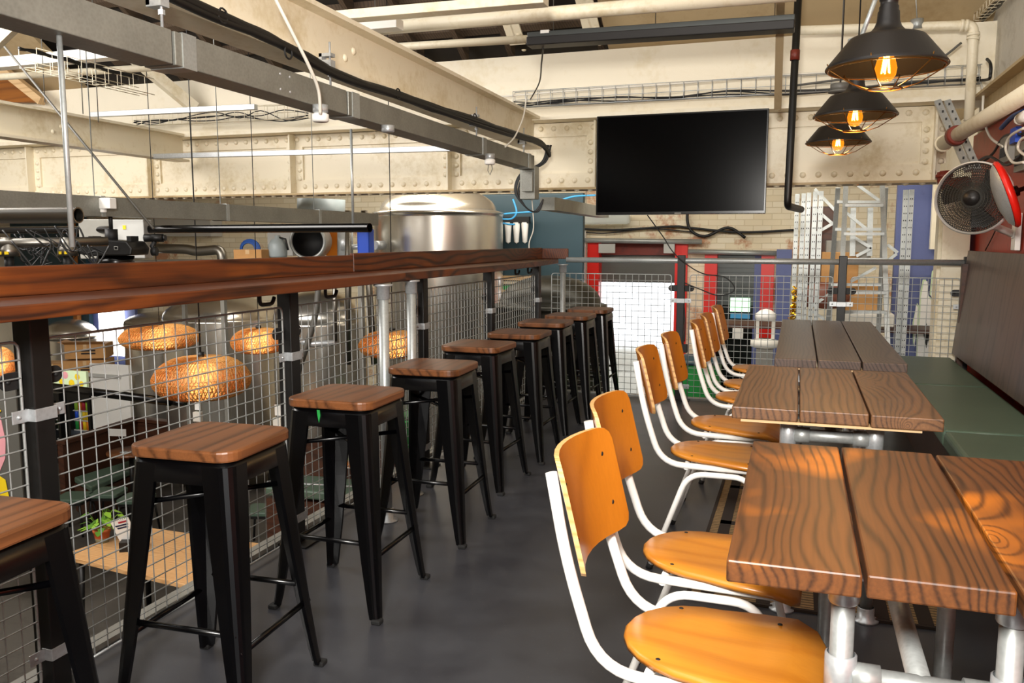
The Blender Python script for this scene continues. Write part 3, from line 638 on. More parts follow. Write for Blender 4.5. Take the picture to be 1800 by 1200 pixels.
# spotlights under trunking
for (x, y), l in zip(((570, 190), (688, 226), (866, 276)), ('silver and frosted lamp under the trunking with a white cable, nearest one', 'short silver lamp under the middle of the trunking', 'silver lamp with a hanging wire loop under the far trunking end')):
    p = PZ(x, y - 6, 1.899) + V((-.02, 0, 0)); t = thing('trunk_lamp', l, 'lamp', p)
    MB().lathe([(.0001, 0), (.033, 0), (.033, -.03), (.027, -.035), (.0001, -.035)], seg=18).build('housing', 'galv_bright', t)
    if x != 688: MB().lathe([(.026, -.035), (.036, -.04), (.036, -.066), (.03, -.072), (.0001, -.072)], seg=18).build('lens', 'white', t)
    if x == 866: MB().tube([(.012, 0, -.07), (.018, 0, -.1), (0, 0, -.14), (-.015, 0, -.11), (-.01, 0, -.07)], .0025, 6).build('wire_loop', 'cable_grey', t)
one(MB().tube(spline([PX(480, -10, -1.96), PX(515, 60, -1.93), PX(545, 120, -1.92), PX(560, 160, -1.93), PX(563, 200, -1.95)]), .007, 8), 'white_cable', 'cable_white', 'white cable drooping from the big cream beam to the nearest trunk lamp', 'cable')
one(MB().tube(spline([PX(925, 172, -2.0), PX(920, 205, -1.98), PX(905, 240, -1.98), PX(888, 258, -2.0)]), .006, 8), 'looping_cable', 'cable_white', 'short white cable looping down at the far end of the big beam', 'cable')
# cable bundle
cb_ = thing('cable_bundle', 'thick bundle of black cables lying along the bottom flange of the cream beam', 'cables', (-2.05, 4, 2.15))
base = [(290, -12), (380, 28), (470, 68), (540, 103), (610, 140), (690, 165), (760, 190), (830, 212), (900, 236), (950, 252), (966, 272)]
for k in range(13):
    pts = []
    for i, (x, y) in enumerate(base):
        s_ = .5 + .5 * math.sin(i * 1.3 + k); pts.append(PX(x, y + (-5 + 9 * random.random()) * (1.4 - i * .06), -2.0 - .012 * (k % 3)) - V((-2.05, 4, 2.15)))
    MB().tube(spline(pts, 5), .011 if k % 3 else .015, 6).build('cable', 'cable_black', cb_)
for x, y in ((392, 28), (507, 92), (700, 165), (835, 207)):
    p = PX(x, y, -1.99) - V((-2.05, 4, 2.15)); MB().tube([p + V((0, .026 * math.cos(a), .026 * math.sin(a))) for a in [k * PI / 6 for k in range(12)]], .004, 5, closed=True).build('cable_tie', 'black_matt', cb_)
lp = thing('cable_coil', 'coil of spare black cable hanging beside the trunking drop', 'cables', PY(935, 340, 6.9))
for k in range(8):
    q = random.uniform(-4, 4); pts = [PY(965 + q, 255, 6.9), PY(955 + q, 285, 6.88), PY(920 + q * 1.5, 305, 6.86), PY(908 + q, 335, 6.85), PY(922 + q, 362 + q, 6.85), PY(942 + q, 372, 6.86), PY(955, 350, 6.88)]
    MB().tube([p - lp.location for p in spline(pts, 6)], .006, 6).build('loop', 'cable_black', lp)
for k, (x, y) in enumerate(((985, 335), (1000, 380))): pass
# hanging rods and scaffold tubes
def rod(a, b, r, l, mat='galvanised', name='hanging_rod'): return one(MB().tube([a, b], r, 10), name, mat, l, 'rod')
p = PZ(104, 62, 1.9); rod(p, V((p.x - .0, p.y, 1.30)), .008, 'galvanised rod dropping from the trunking at the upper left')
ep = depth(138, 378, 2.62); lf = depth(-160, 380, 2.75)
m = MB(); m.tube([lf, ep], .025, 20, cap=False).tube([lf, ep], .021, 20, cap=False); dd = (ep - lf).normalized(); Rr = V((0, 0, 1)).rotation_difference(dd).to_matrix(); m.lathe([(.025, 0), (.021, 0)], ep, Rr, 20)
one(m, 'scaffold_tube', 'dull_steel', 'short polished open-ended tube hanging at the left edge above the ledge', 'tube')
ep = depth(650, 400, 4.42); lf = depth(-40, 405, 6.3)
m = MB(); m.tube([lf, ep], .0245, 18, cap=False).tube([lf, ep], .020, 18, cap=False); Rr = V((0, 0, 1)).rotation_difference((ep - lf).normalized()).to_matrix(); m.lathe([(.0245, 0), (.020, 0)], ep, Rr, 18)
one(m, 'lighting_bar', 'black_gloss', 'long black lighting bar hanging level with the top of the timber ledge', 'tube')
q = ep + (lf - ep) * .03; rod(q + V((0, 0, .02)), V((q.x, q.y, 1.9)), .007, 'galvanised rod holding the right end of the black lighting bar')
for x, y0, y1, dd_ in ((332, 200, 460, 4.2), (345, 250, 560, 5.2)): pass
one(MB().tube([PY(333, 196, 6.2), PY(345, 450, 6.2), PY(352, 640, 6.2)], .004, 6), 'lamp_flex', 'cable_black', 'thin black flex dropping to the nearest woven lamp', 'cable')
one(MB().tube([depth(-20, 48, 5.0), depth(270, 402, 4.6)], .007, 6), 'diagonal_stay', 'cable_grey', 'thin diagonal stay crossing the upper left of the hall', 'rod')
# strut rails, pipes, heater (x-direction items)
def xbar(a, b, Y, w_, h_, name, mat, l, cat, Y2=None): return one(MB().beam(PY(*a, Y), PY(*b, Y2 or Y), w_, h_), name, mat, l, cat, bevel=.003)
def xpipe(a, b, Y, r, name, mat, l, cat, Y2=None): return one(MB().tube([PY(*a, Y), PY(*b, Y2 or Y)], r, 16), name, mat, l, cat)
xbar((160, 202), (450, 188), 6.2, .05, .045, 'strut_rail', 'galv_bright', 'bright galvanised strut rail hanging over the hall, upper one of the two', 'rail')
xbar((270, 275), (832, 260), 6.6, .05, .045, 'strut_rail', 'galv_bright', 'long bright galvanised strut rail hanging in front of the riveted girder', 'rail')
xbar((-30, 115), (222, 92), 5.6, .12, .085, 'light_batten', 'white', 'bright white light batten at the upper left corner', 'batten')
xbar((560, 54), (703, 42), 4.8, .1, .06, 'light_batten', 'white', 'short white light batten above the big cream beam', 'batten')
p = PY(660, 46, 4.8); one(MB().tube([p, V((p.x, p.y, roof(p.y) + .3))], .003, 6), 'hanging_wire', 'cable_grey', 'thin wire holding up the short white light batten', 'wire')
xpipe((-30, 137), (330, 115), 6.0, .03, 'cream_pipe', 'cream', 'cream pipe crossing the roof space at the upper left', 'pipe')
xbar((565, 33), (960, 0), 4.4, .10, .05, 'cream_channel', 'cream', 'cream square channel crossing just under the top edge', 'channel')
xpipe((640, 52), (1400, -12), 5.0, .042, 'cream_pipe', 'cream', 'thick cream pipe across the dark roof timbers', 'pipe')
xpipe((600, 88), (940, 68), 6.3, .03, 'cream_pipe', 'cream', 'thin cream pipe ending at the black heater', 'pipe')
h = thing('strip_heater', 'long black and grey strip heater hanging above the television', 'heater', PY(1165, 62, 5.6)); hp = h.location
a, b = PY(930, 76, 5.6) - hp, PY(1397, 46, 5.6) - hp
MB().beam(a, b, .13, .055).build('reflector', 'shade_black', h, bevel=.006); z = V((0, 0, .045)); MB().beam(a + z, b + z, .09, .035).build('cover', 'heater_grey', h, bevel=.004)
MB().beam(a.lerp(b, .055) + z * 1.3, a.lerp(b, .09) + z * 1.3, .095, .02).build('label_plate', 'white', h)
for f in (.1, .5, .93): MB().tube([a.lerp(b, f) + z, a.lerp(b, f) + V((0, 0, 1.35))], .003, 6).build('hanging_wire', 'cable_grey', h)
one(MB().tube(spline([PY(955, 85, 5.6), PY(952, 110, 5.9), PY(948, 145, 6.6), PY(932, 175, 7.0)]), .006, 6), 'heater_cable', 'cable_black', 'black cable drooping from the left end of the strip heater', 'cable')
pp = [PY(1400, 52, 6.9), PY(1700, 44, 6.9)]
t = thing('cream_pipe', 'cream pipe with an elbow turning down in the upper right corner', 'pipe', PY(1712, 45, 6.9)); L0 = t.location.copy()
MB().tube([p - L0 for p in bend([PY(1396, 54, 6.9), PY(1712, 44, 6.9), PY(1703, 212, 6.9)], .05, 6)], .034, 16).build('tube', 'cream', t)
m = MB()
for a, b in (((1688, 45), (1694, 45)), ((1696, 45), (1702, 45)), ((1711, 58), (1711, 63)), ((1711, 66), (1710, 70))): m.tube([PY(*a, 6.9) - L0, PY(*b, 6.9) - L0], .043, 16)
m.build('coupling', 'cream', t)
MB().tube([PY(1612, 34, 6.9) - L0, PY(1612, 52, 6.9) - L0], .045, 12).tube([PY(1612, 34, 6.9) - L0, PY(1608, -40, 6.9) - L0], .004, 6).build('pipe_clip', 'galvanised', t)
t = thing('diagonal_pipe', 'thick cream pipe with a rust red collar running toward the camera on the right', 'pipe', PY(1690, 232, 6.6)); L0 = t.location.copy()
a, b = PY(1655, 254, 6.75), PX(1880, 118, 1.12)
MB().tube([a - L0, b - L0], .048, 18).build('tube', 'cream', t)
d = (b - a).normalized(); c = PY(1690, 233, 6.35); c = a + d * (c - a).dot(d)
MB().tube([c - d * .03 - L0, c + d * .035 - L0], [.07, .062], 18).build('collar', 'rust_red', t)
MB().tube([a + d * .02 - L0, a + d * .06 - L0], .058, 18).build('coupling', 'cream', t)
one(MB().tube(bend([PY(1660, 302, 7.0), PY(1660, 325, 7.0), PY(1700, 322, 7.1)], .05, 6), .05, 16).tube([PY(1660, 306, 7.0), PY(1660, 312, 7.0)], .06, 16).tube([PY(1661, 300, 7.0), PY(1661, 306, 7.0)], .038, 6, smooth=False), 'pipe_elbow', 'rust_red', 'rust red cast iron pipe elbow at the right end of the riveted girder', 'pipe')
one(MB().tube(bend([PY(1404, -20, 6.3), PY(1384, 362, 6.3), PY(1408, 368, 6.9)], .06, 5), .026, 14), 'black_pipe', 'black_paint', 'black pipe dropping to the right of the television', 'pipe')
one(MB().tube([PY(1398, 88, 6.3), PY(1397, 106, 6.3)], .032, 12), 'pipe_coupling', 'rust_red', 'rusty coupling on the black pipe beside the television', 'pipe')
one(MB().beam(PY(1373, -20, 5.5), PY(1367, 192, 6.4), .05, .008, (0, 1, 0)), 'flat_bar', 'cream_shaded', 'flat painted steel bar hanging in front of the black pipe', 'bar')
# wire cable baskets
def basket(a, b, h_, dp, name, l, mat='cream', step=.11, hang=0):
    a, b = V(a), V(b); t = thing(name, l, 'cable tray', a); d = b - a; n = V((d.y, -d.x, 0)).normalized() * dp; z = V((0, 0, h_)); m = MB(); Lg = d.length
    for q in (V((0, 0, 0)), z * .5, z, n, n * .5, z + n): m.tube([q, d + q], .0028, 4)
    for k in range(int(Lg / step) + 1): c = d.normalized() * step * k; m.tube([c + z, c, c + n, c + n + z], .0028, 4)
    m.build('basket', mat, t); return t
def runs(t, a, b, n, off, mats, r=.006, sag=.03):
    a, b = V(a), V(b); 
    for k in range(n):
        pts = []; 
        for i in range(9): f = i / 8; pts.append(a.lerp(b, f) - t.location + V(off) * random.uniform(.2, 1) + V((0, 0, random.uniform(-sag, sag) * .5)))
        MB().tube(spline(pts, 4), r, 5).build('cable', mats[k % len(mats)], t)
a, b = PY(905, 190, 6.98), PY(1722, 148, 6.98)
t = basket(a, b, .13, .05, 'cable_basket', 'wire basket with black and white cables along the cream wall above the television', 'galv_bright'); runs(t, a, b, 4, (0, -.03, .035), ('cable_black', 'cable_black', 'cable_grey'))
MB().tube([p - t.location for p in spline([PY(880, 170, 6.95), PY(1000, 160, 6.94), PY(1200, 146, 6.94), PY(1400, 130, 6.94), PY(1500, 128, 6.94)], 5)], .008, 6).build('cable', 'cable_white', t)
MB().tube([p - t.location for p in spline([PY(1400, 150, 6.9), PY(1560, 128, 6.9), PY(1640, 110, 6.9), PY(1690, 75, 6.9)], 5)], .009, 6).build('cable', 'cable_grey', t)
a, b = PY(240, 222, 6.95), PY(545, 208, 6.95)
t = basket(a, b, .13, .05, 'cable_basket', 'wire basket with loose black cables on the cream wall over the hall', 'cream'); runs(t, a, b, 4, (0, -.05, .06), ('cable_black',), .005, .08)
a, b = depth(35, 120, 5.5), depth(245, 168, 6.6)
t = basket(a, b, .12, .14, 'cable_basket', 'hanging wire basket at the upper left carrying black cables', 'cream', .13); runs(t, a + V((0, 0, .12)), b + V((0, 0, .12)), 3, (0, 0, .02), ('cable_black',), .008, .02)
for x, y in ((78, 130), (145, 150), (172, 165)): one(MB().tube([V((0, 0, .9)) + depth(x, y, 6.2), depth(x + 1, y + 50, 6.2)], .0035, 6), 'drop_rod', 'cable_grey', 'thin drop rod below the upper left wire basket, ' + {78: 'left one', 145: 'middle one', 172: 'right one'}[x], 'rod')
a, b = PX(1728, 40, 1.24), PX(1790, -20, 1.24)
t = basket(a, b, .05, .08, 'cable_basket', 'wire basket with dark cables climbing the wall in the upper right corner', 'cream'); runs(t, a, b, 3, (-.03, 0, .03), ('cable_black',), .012, .01)
# slotted strut pair at right
t = thing('slotted_strut', 'pair of slotted galvanised strut channels leaning down the wall at the right', 'strut', PY(1655, 180, 7.0)); L0 = t.location.copy()
for dx in (0, 17):
    a, b = PY(1648 + dx, 178, 7.0) - L0, PY(1702 + dx, 300, 6.6) - L0; MB().beam(a, b, .045, .03, (0, -1, .2)).build('channel', 'galv_bright', t)
    m = MB()
    for k in range(9): c = a.lerp(b, (k + .5) / 9); m.box(c + V((0, -.020, 0)), (.012, .006, .024))
    m.build('slots', 'black_matt', t)
# wall fan
def fan():
    t = thing('wall_fan', 'round mesh caged wall fan high on the right by the red wall', 'fan', (1.24, 5.75, 1.42))
    L0 = V(t.location); c = PY(1712, 348, 5.35); ax = (C0 - c + V((-1.4, 0, .1))).normalized(); R = V((0, 0, 1)).rotation_difference(ax).to_matrix(); c = c - L0; r = .195
    MB().lathe([(r, .035), (r + .008, .02), (r + .008, -.02), (r, -.035), (r - .006, 0), (r, .035)], c, R, 40).build('rim', 'white_paint', t)
    m = MB()
    for s_, zz in ((1, .055), (-1, -.09)):
        for q in (.26, .34, .42, .5, .58, .66, .74, .82, .9, .96):
            m.tube([c + R @ V((r * q * math.cos(a), r * q * math.sin(a), s_ * abs(zz) * (1 - q ** 2.5))) for a in [k * PI / 18 for k in range(36)]], .0017, 3, closed=True)
        for k in range(88):
            a = k * 2 * PI / 88; m.tube([c + R @ V((r * q * math.cos(a + (q - .2) * .9 * s_), r * q * math.sin(a + (q - .2) * .9 * s_), s_ * abs(zz) * (1 - q ** 2.5))) for q in (.22, .5, .75, .92, 1)], .0019, 3, cap=False)
    m.build('cage', 'fan_mesh', t)
    MB().lathe([(.0001, .066), (.04, .062), (.045, .05), (.045, .04), (.0001, .04)], c, R, 24).build('badge', 'shade_black', t)
    for k in range(3):
        a0 = k * 2 * PI / 3 + .5; P = []
        for (q, da, z) in ((.03, -.3, .02), (.10, -.45, .026), (.165, -.40, .022), (.175, 0, .0), (.165, .35, -.022), (.10, .3, -.024), (.03, .3, -.012)): P.append(c + R @ V((q * math.cos(a0 + da), q * math.sin(a0 + da), z)))
        Q = [p + R @ V((0, 0, -.003)) for p in P]; MB().loft([P, Q], smooth=False).build('blade', 'shade_black', t)
    MB().lathe([(.0001, .035), (.035, .03), (.035, -.03), (.055, -.04), (.06, -.1), (.045, -.16), (.0001, -.165)], c, R, 24).build('motor', 'shade_black', t)
    e = c + R @ V((0, 0, -.13)); MB().tube(bend([e, e + V((.03, .04, -.13)), V((-.04, 0, -.06))], .06, 5), .022, 12).tube([V((-.04, 0, -.06)), V((-.01, 0, -.06))], .03, 12).bb(-.03, -.0, -.05, .05, -.16, .06).build('bracket', 'white_paint', t, bevel=.003)
fan()
c = PY(1768, 342, 5.1); t = thing('red_dish', 'red and chrome round dish seen edge-on right beside the wall fan', 'fan', c); ax = V((.95, -.11, .36)).normalized(); R = V((0, 0, 1)).rotation_difference(ax).to_matrix()
MB().lathe([(.175, -.01), (.185, 0), (.18, .015), (.14, .03), (.0001, .04)], (0, 0, 0), R, 40).build('dish', 'bright_red', t)
MB().lathe([(.172, -.012), (.15, -.03), (.08, -.05), (.0001, -.055)], (0, 0, 0), R, 40).build('chrome_face', 'galv_bright', t)
MB().lathe([(.03, .03), (.028, .06), (.012, .065), (.012, .12), (.0001, .12)], (0, 0, 0), R, 20).build('hub', 'black_gloss', t)
# wall electrics at right
for (x, y), l in zip(((1772, 262), (1800, 275)), ('grey perforated control box high on the red wall', 'second grey perforated box at the right edge of the red wall')):
    p = PX(x, y, 1.22); q = one(MB().box((0, 0, 0), (.05, .24, .17)), 'control_box', 'grey_box', l, 'box', loc=p, bevel=.005)
    m = MB()
    for k in range(7): m.box((-.027, -.08 + k * .027, -.02), (.004, .01, .06))
    m.build('vent', 'black_matt', q)
lab = ['black cable looping across the red wall behind the fan, upper one', 'black cable crossing the red wall behind the fan, lower one', 'white cable loop on the red wall near the right edge', 'second white cable loop on the red wall near the control boxes', 'white cable dropping from the corner pipe onto the red wall', 'thin black cable hanging down the red wall below the fan', 'thick black cable running up beside the cream pipe at right']
for k, (mat, r, pts, X) in enumerate((('cable_black', .009, [(1690, 270), (1720, 285), (1745, 270), (1765, 240), (1800, 235)], 1.2), ('cable_black', .008, [(1700, 300), (1735, 275), (1770, 290), (1800, 265)], 1.16),
        ('cable_white', .008, [(1800, 225), (1775, 240), (1768, 262), (1780, 285), (1800, 285)], 1.14), ('cable_white', .008, [(1815, 238), (1795, 245), (1790, 262), (1805, 275)], 1.14), ('cable_white', .009, [(1717, 130), (1728, 160), (1728, 200), (1740, 240), (1765, 258)], 1.2),
        ('cable_black', .004, [(1757, 388), (1745, 415), (1732, 440)], 1.235), ('cable_black', .011, [(1735, 104), (1741, 112), (1741, 130), (1735, 140), (1700, 142)], 1.2))):
    one(MB().tube(spline([PX(*p, X) for p in pts], 6), r, 6), 'wall_cable', mat, lab[k], 'cable')
p = PX(1796, 208, 1.15); one(MB().tube([p + V((0, .12, 0)), p + V((0, .05, 0)), p], [.006, .03, .034], 12).tube([p, p + V((0, -.16, 0))], .034, 12), 'nozzle_bottle', 'white', 'white nozzle pointing left at the right edge above the red wall', 'bottle')
one(MB().tube(spline([PX(1760, 225, 1.18), PX(1780, 205, 1.18), PX(1800, 195, 1.18)], 5), .014, 8), 'blue_hose', 'hose_blue', 'blue hose by the white nozzle at the right edge', 'hose')
one(MB().box((0, 0, 0), (.03, .14, .09)), 'blue_packet', 'blue_item', 'blue and white packet tucked among the cables at the right edge', 'packet', loc=PX(1785, 238, 1.2))
# orange timber infill left
m = MB(); P = [PY(-80, 105, 7.0), PY(15, 125, 7.0), PY(72, 180, 7.0), PY(-80, 178, 7.0)]; m.loft([P, [q + V((0, .03, 0)) for q in P]], smooth=False); one(m, 'timber_sheet', 'timber_orange', 'orange brown timber panel under the roof at the far left', 'panel')
P0 = PY(-5, 122, 6.9); one(MB().beam(PY(-30, 95, 6.85), PY(75, 178, 6.85), .08, .08), 'timber_brace', 'pale_wood', 'sloping timber brace in front of the orange panel at the far left', 'timber')
one(MB().beam(depth(-40, 105, 4.6), depth(26, 42, 4.6), .06, .06).beam(depth(-40, 42, 4.6), depth(26, 42, 4.6), .06, .04), 'cream_bracket', 'cream', 'cream angled bracket in the top left corner', 'bracket')
# hanging loose cables
for k, (pts, Y, mat, l) in enumerate((([(1138, 378), (1165, 415), (1185, 445), (1215, 470), (1240, 482), (1272, 486), (1290, 502), (1286, 514), (1262, 519), (1235, 510), (1203, 497)], 6.85, 'cable_black', 'black cable hanging from the television and looping in front of the second doorway'),
        ([(1200, 510), (1204, 560), (1203, 600)], 6.93, 'cable_black', 'thin cable running down the fence post in front of the doorway'),
        ([(935, 350), (938, 400), (930, 430), (935, 470)], 6.9, 'cable_white', 'white cable hanging below the trunking drop'))):
    one(MB().tube(spline([PY(*p, Y) for p in pts], 6), .005, 6), 'loose_cable', mat, l, 'cable')
p = PY(1203, 612, 6.93); one(MB().box(p, (.05, .03, .07)), 'socket_box', 'black_matt', 'small black socket box low on the post by the doorway', 'socket', bevel=.004)

for k, (x0, y0, x1, y1, Y, l) in enumerate(((1512, 74, 1546, -20, 3.6, 'grey conduit and round box rising behind the nearest pendant lamp'), (1476, 152, 1478, 196, 4.7, 'small round ceiling rose with cable behind the middle pendant lamp'))):
    a, b = PY(x0, y0, Y), PY(x1, y1, Y); t = thing('conduit_box', l, 'conduit', a)
    MB().lathe([(.0001, .012), (.045, .012), (.045, -.02), (.0001, -.02)], seg=20).lathe([(.0001, -.02), (.055, -.02), (.055, -.03), (.0001, -.03)], seg=20).build('box', 'galv_bright' if k == 0 else 'cable_grey', t)
    MB().tube([(0, 0, .01), b - a], .009 if k == 0 else .005, 10).build('conduit', 'galvanised' if k == 0 else 'cable_black', t)
    if k: MB().tube([(0, 0, 0), (0, 0, roof(Y) - a.z)], .003, 6).build('hanging_wire', 'cable_grey', t)

# ================================================================== BREWING HALL BELOW AND BEYOND
def tank(px0, px1, ysh, ytop, Y, name, label, mat='tank_steel', zb=LZ, lid=.0, rim=True, parts=True):
    xm = (px0 + px1) / 2; c = PY(xm, ysh, Y); dd = (c - C0).dot(fw); r = (px1 - px0) / 2 * dd / F; zt = PY(xm, ytop, Y).z; h_ = zt - c.z
    t = thing(name, label, 'tank', (c.x, Y, zb)); z = c.z - zb
    MB().lathe([(r * .97, .25 if zb < -1 else 0), (r, .28 if zb < -1 else .01), (r, z - .03)], seg=56).build('body', mat, t)
    MB().lathe([(r, z - .03), (r * 1.0, z)] + ([(r * 1.012, z), (r * 1.012, z + .03), (r * .9, z + .05)] if rim else []) + [(r * math.cos(a) * (.9 if rim else 1), z + (.05 if rim else 0) + h_ * math.sin(a)) for a in [k * PI / 16 for k in range(0, 9)]][:-1] + [(.0001, z + h_ + (.05 if rim else 0))], seg=56).build('dome', mat, t)
    if zb < -1:
        for k in range(4): a = k * PI / 2 + .5; MB().tube([(r * .8 * math.cos(a), r * .8 * math.sin(a), .3), (r * .8 * math.cos(a), r * .8 * math.sin(a), 0)], .04, 10).build('leg', mat, t)
    return t, c, r, z
bt, bc, br_, bz = tank(657, 884, 378, 335, 9.2, 'fermenting_tank', 'tallest polished steel tank, its shoulder showing above the timber ledge')
MB().tube([(-.35, -br_ * .98, bz - .35), (-.35, -br_ * 1.25, bz - .35)], .05, 14).tube([(-.35, -br_ * 1.2, bz - .35), (-.75, -br_ * 1.25, bz - .38)], .03, 10).build('valve', 'galv_bright', bt)
tank(482, 645, 562, 510, 8.9, 'fermenting_tank', 'steel tank with a rounded top behind the fence right of the second post', rim=False)
tank(292, 482, 556, 518, 9.9, 'fermenting_tank', 'wide domed steel tank behind the woven lamps', rim=False)
tank(868, 1066, 540, 492, 8.5, 'fermenting_tank', 'dark domed tank in front of the bright doorway', 'rock_dark', rim=True)
tank(222, 335, 566, 548, 10.8, 'brewing_kettle', 'flat topped steel vessel between the woven lamps and the boxes', rim=False)
tank(76, 172, 592, 566, 11.0, 'brewing_kettle', 'steel kettle with a shallow lid behind the cardboard boxes', rim=True)
# pipework in front of the tank
t = thing('hose_manifold', 'steel valve manifold with grey hoses in front of the domed tank', 'pipework', PY(540, 600, 7.1)); L0 = t.location.copy()
MB().tube([PY(505, 590, 7.1) - L0, PY(545, 605, 7.1) - L0, PY(590, 602, 7.1) - L0], .03, 10).build('manifold', 'galv_bright', t)
MB().tube([p - L0 for p in spline([PY(560, 500, 7.15), PY(553, 560, 7.1), PY(535, 620, 7.05), PY(512, 690, 7.0)], 6)], .03, 10).build('hose', 'cable_grey', t)
MB().tube([PY(588, 470, 7.12) - L0, PY(589, 600, 7.1) - L0], .022, 8).build('riser', 'dull_steel', t)
MB().tube([PY(510, 640, 7.1) - L0, PY(507, 660, 7.1) - L0], .035, 10).tube([PY(500, 630, 7.1) - L0, PY(520, 640, 7.1) - L0], .025, 8).build('valve', 'galv_bright', t)
for x, l in ((612, 'vertical steel pipe rising behind the ledge, left of the tall tank'), (640, 'second vertical steel pipe left of the tall tank')): one(MB().tube([PY(x, 370, 8.2), PY(x + 18 * (x == 640), 640, 8.2)], .035, 12), 'steel_pipe', 'dull_steel', l, 'pipe')
one(MB().tube([PY(607, 405, 8.5), PY(607, 452, 8.5)], .09, 18), 'flue_duct', 'galv_bright', 'shiny round flue duct standing above the ledge left of the tall tank', 'duct')
# duct mouth
c = PY(540, 424, 8.2); t = thing('duct_fan', 'round steel duct mouth with a black opening above the ledge', 'duct', c); R = V((0, 0, 1)).rotation_difference((C0 - c + V((-2.5, 0, 0))).normalized()).to_matrix(); r = .2
MB().lathe([(r * .86, -.02), (r * .9, .0), (r, .0), (r * 1.03, -.03), (r, -.06), (r, -.35), (.0001, -.35)], (0, 0, 0), R, 36).build('casing', 'galvanised', t); MB().lathe([(r * .86, -.02), (r * .84, -.3), (.0001, -.3)], (0, 0, 0), R, 36).build('opening', 'black_matt', t)
one(MB().box((0, 0, 0), (.34, .3, .28)), 'square_plate', 'light_grey', 'pale square panel behind the round duct mouth', 'panel', loc=PY(505, 428, 8.6), bevel=.005)
b1 = PY(452, 444, 7.8); pz_ = PY(450, 460, 8.0).z
t = thing('service_gantry', 'grey steel platform carrying ducts and boxes behind the timber ledge', 'platform', (-5.2, 8.5, LZ)); xa_, xb_ = PY(250, 460, 8.4).x + 5.2, PY(655, 460, 8.0).x + 5.2
MB().bb(xa_, xb_ - .55, -.1, .6, pz_ - LZ - .045, pz_ - LZ - .005).bb(xa_, xb_, -.75, -.1, pz_ - LZ - .045, pz_ - LZ - .005).build('deck', 'grey_box', t)
for x_, y_ in ((xa_ + .1, .5), ((xa_ + xb_) / 2 - .05, -.71), (xb_ - .03, -.71)):
    if 1: MB().bb(x_ - .025, x_ + .025, y_ - .025, y_ + .025, 0, pz_ - LZ - .045).build('leg', 'grey_box', t)
def carton(x, y, Y, sx, sy, sz, l, rz=0, flap=False, prt=True, mat='cardboard'):
    p = PY(x, y, Y); t = thing('cardboard_box', l, 'box', p, rz); MB().bb(-sx / 2, sx / 2, -sy / 2, sy / 2, 0, sz).build('carton', mat, t, bevel=.003)
    MB().bb(-sx / 2 + .01, sx / 2 - .01, -.02, .02, sz, sz + .002).bb(-.025, .025, -sy / 2 - .001, -sy / 2, sz * .62, sz).build('tape', 'pale_wood', t)
    if prt: MB().bb(-sx * .1, sx * .25, -sy / 2 - .0015, -sy / 2, sz * .3, sz * .42).bb(-sx * .1, sx * .25, -sy / 2 - .0015, -sy / 2, sz * .5, sz * .62).build('print', 'card_print', t)
    if flap: MB().add([(-sx / 2, -sy / 2, sz), (sx / 2, -sy / 2, sz), (sx / 2, -sy / 2 - .1, sz + .05), (-sx / 2, -sy / 2 - .1, sz + .05)], [(0, 1, 2, 3)]).add([(-sx / 2, -sy / 2, sz), (-sx / 2, sy / 2, sz), (-sx / 2 - .1, sy / 2, sz + .04), (-sx / 2 - .1, -sy / 2, sz + .04)], [(0, 1, 2, 3)]).build('flap', mat, t)
    return t
carton(450, 459, 7.95, .36, .3, .13, 'open cardboard box just above the timber ledge by the blue hose', 0, False, False)
for k in range(4): pass
t = thing('blue_hose_coil', 'coil of blue hose above the cardboard box behind the ledge', 'hose', PY(437, 437, 8.1))
for k in range(4): MB().tube([((.09 + k * .012) * math.cos(a), k * .01, (.07 + k * .01) * math.sin(a)) for a in [i * PI / 10 for i in range(20)]], .012, 6, closed=True).build('loop', 'hose_blue', t)
t = thing('gas_cylinder', 'pale grey gas cylinder behind the ledge left of the duct mouth', 'cylinder', PY(489, 452, 8.0)); MB().lathe([(.0001, 0), (.09, 0), (.1, .02), (.1, .14), (.07, .19), (.03, .21), (.03, .24), (.0001, .24)], seg=20).build('bottle', 'gas_grey', t); MB().tube([(0, 0, .22), (.1, 0, .2), (.13, 0, .08)], .012, 8).build('valve', 'black_matt', t)
one(MB().box((0, 0, 0), (.17, .05, .5)), 'orange_panel', 'orange', 'upright orange board behind the ledge left of the steel pipes', 'board', loc=PY(586, 425, 8.7))
one(MB().box((0, 0, 0), (.14, .14, .34)), 'blue_container', 'blue_item', 'bright blue container at the left side of the tall tank', 'container', loc=PY(643, 430, 8.0), bevel=.02)
one(MB().tube([PY(565, 350, 8.8), PY(565, 382, 8.8)], .28, 20), 'ventilation_duct', 'gas_grey', 'wide pale ventilation duct under the riveted girder', 'duct')
one(MB().tube(bend([PY(275, 436, 8.5), PY(330, 438, 8.5), PY(345, 442, 8.5), PY(390, 438, 8.5), PY(392, 470, 8.5)], .1, 4), .06, 14), 'steel_duct', 'dull_steel', 'bent steel pipe lying behind the ledge right of the projector', 'pipe')
one(MB().box((0, 0, 0), (2.6, .3, .3)), 'air_unit', 'light_grey', 'long pale air unit on the far wall above the ledge', 'unit', loc=PY(270, 400, 11.84), bevel=.01)
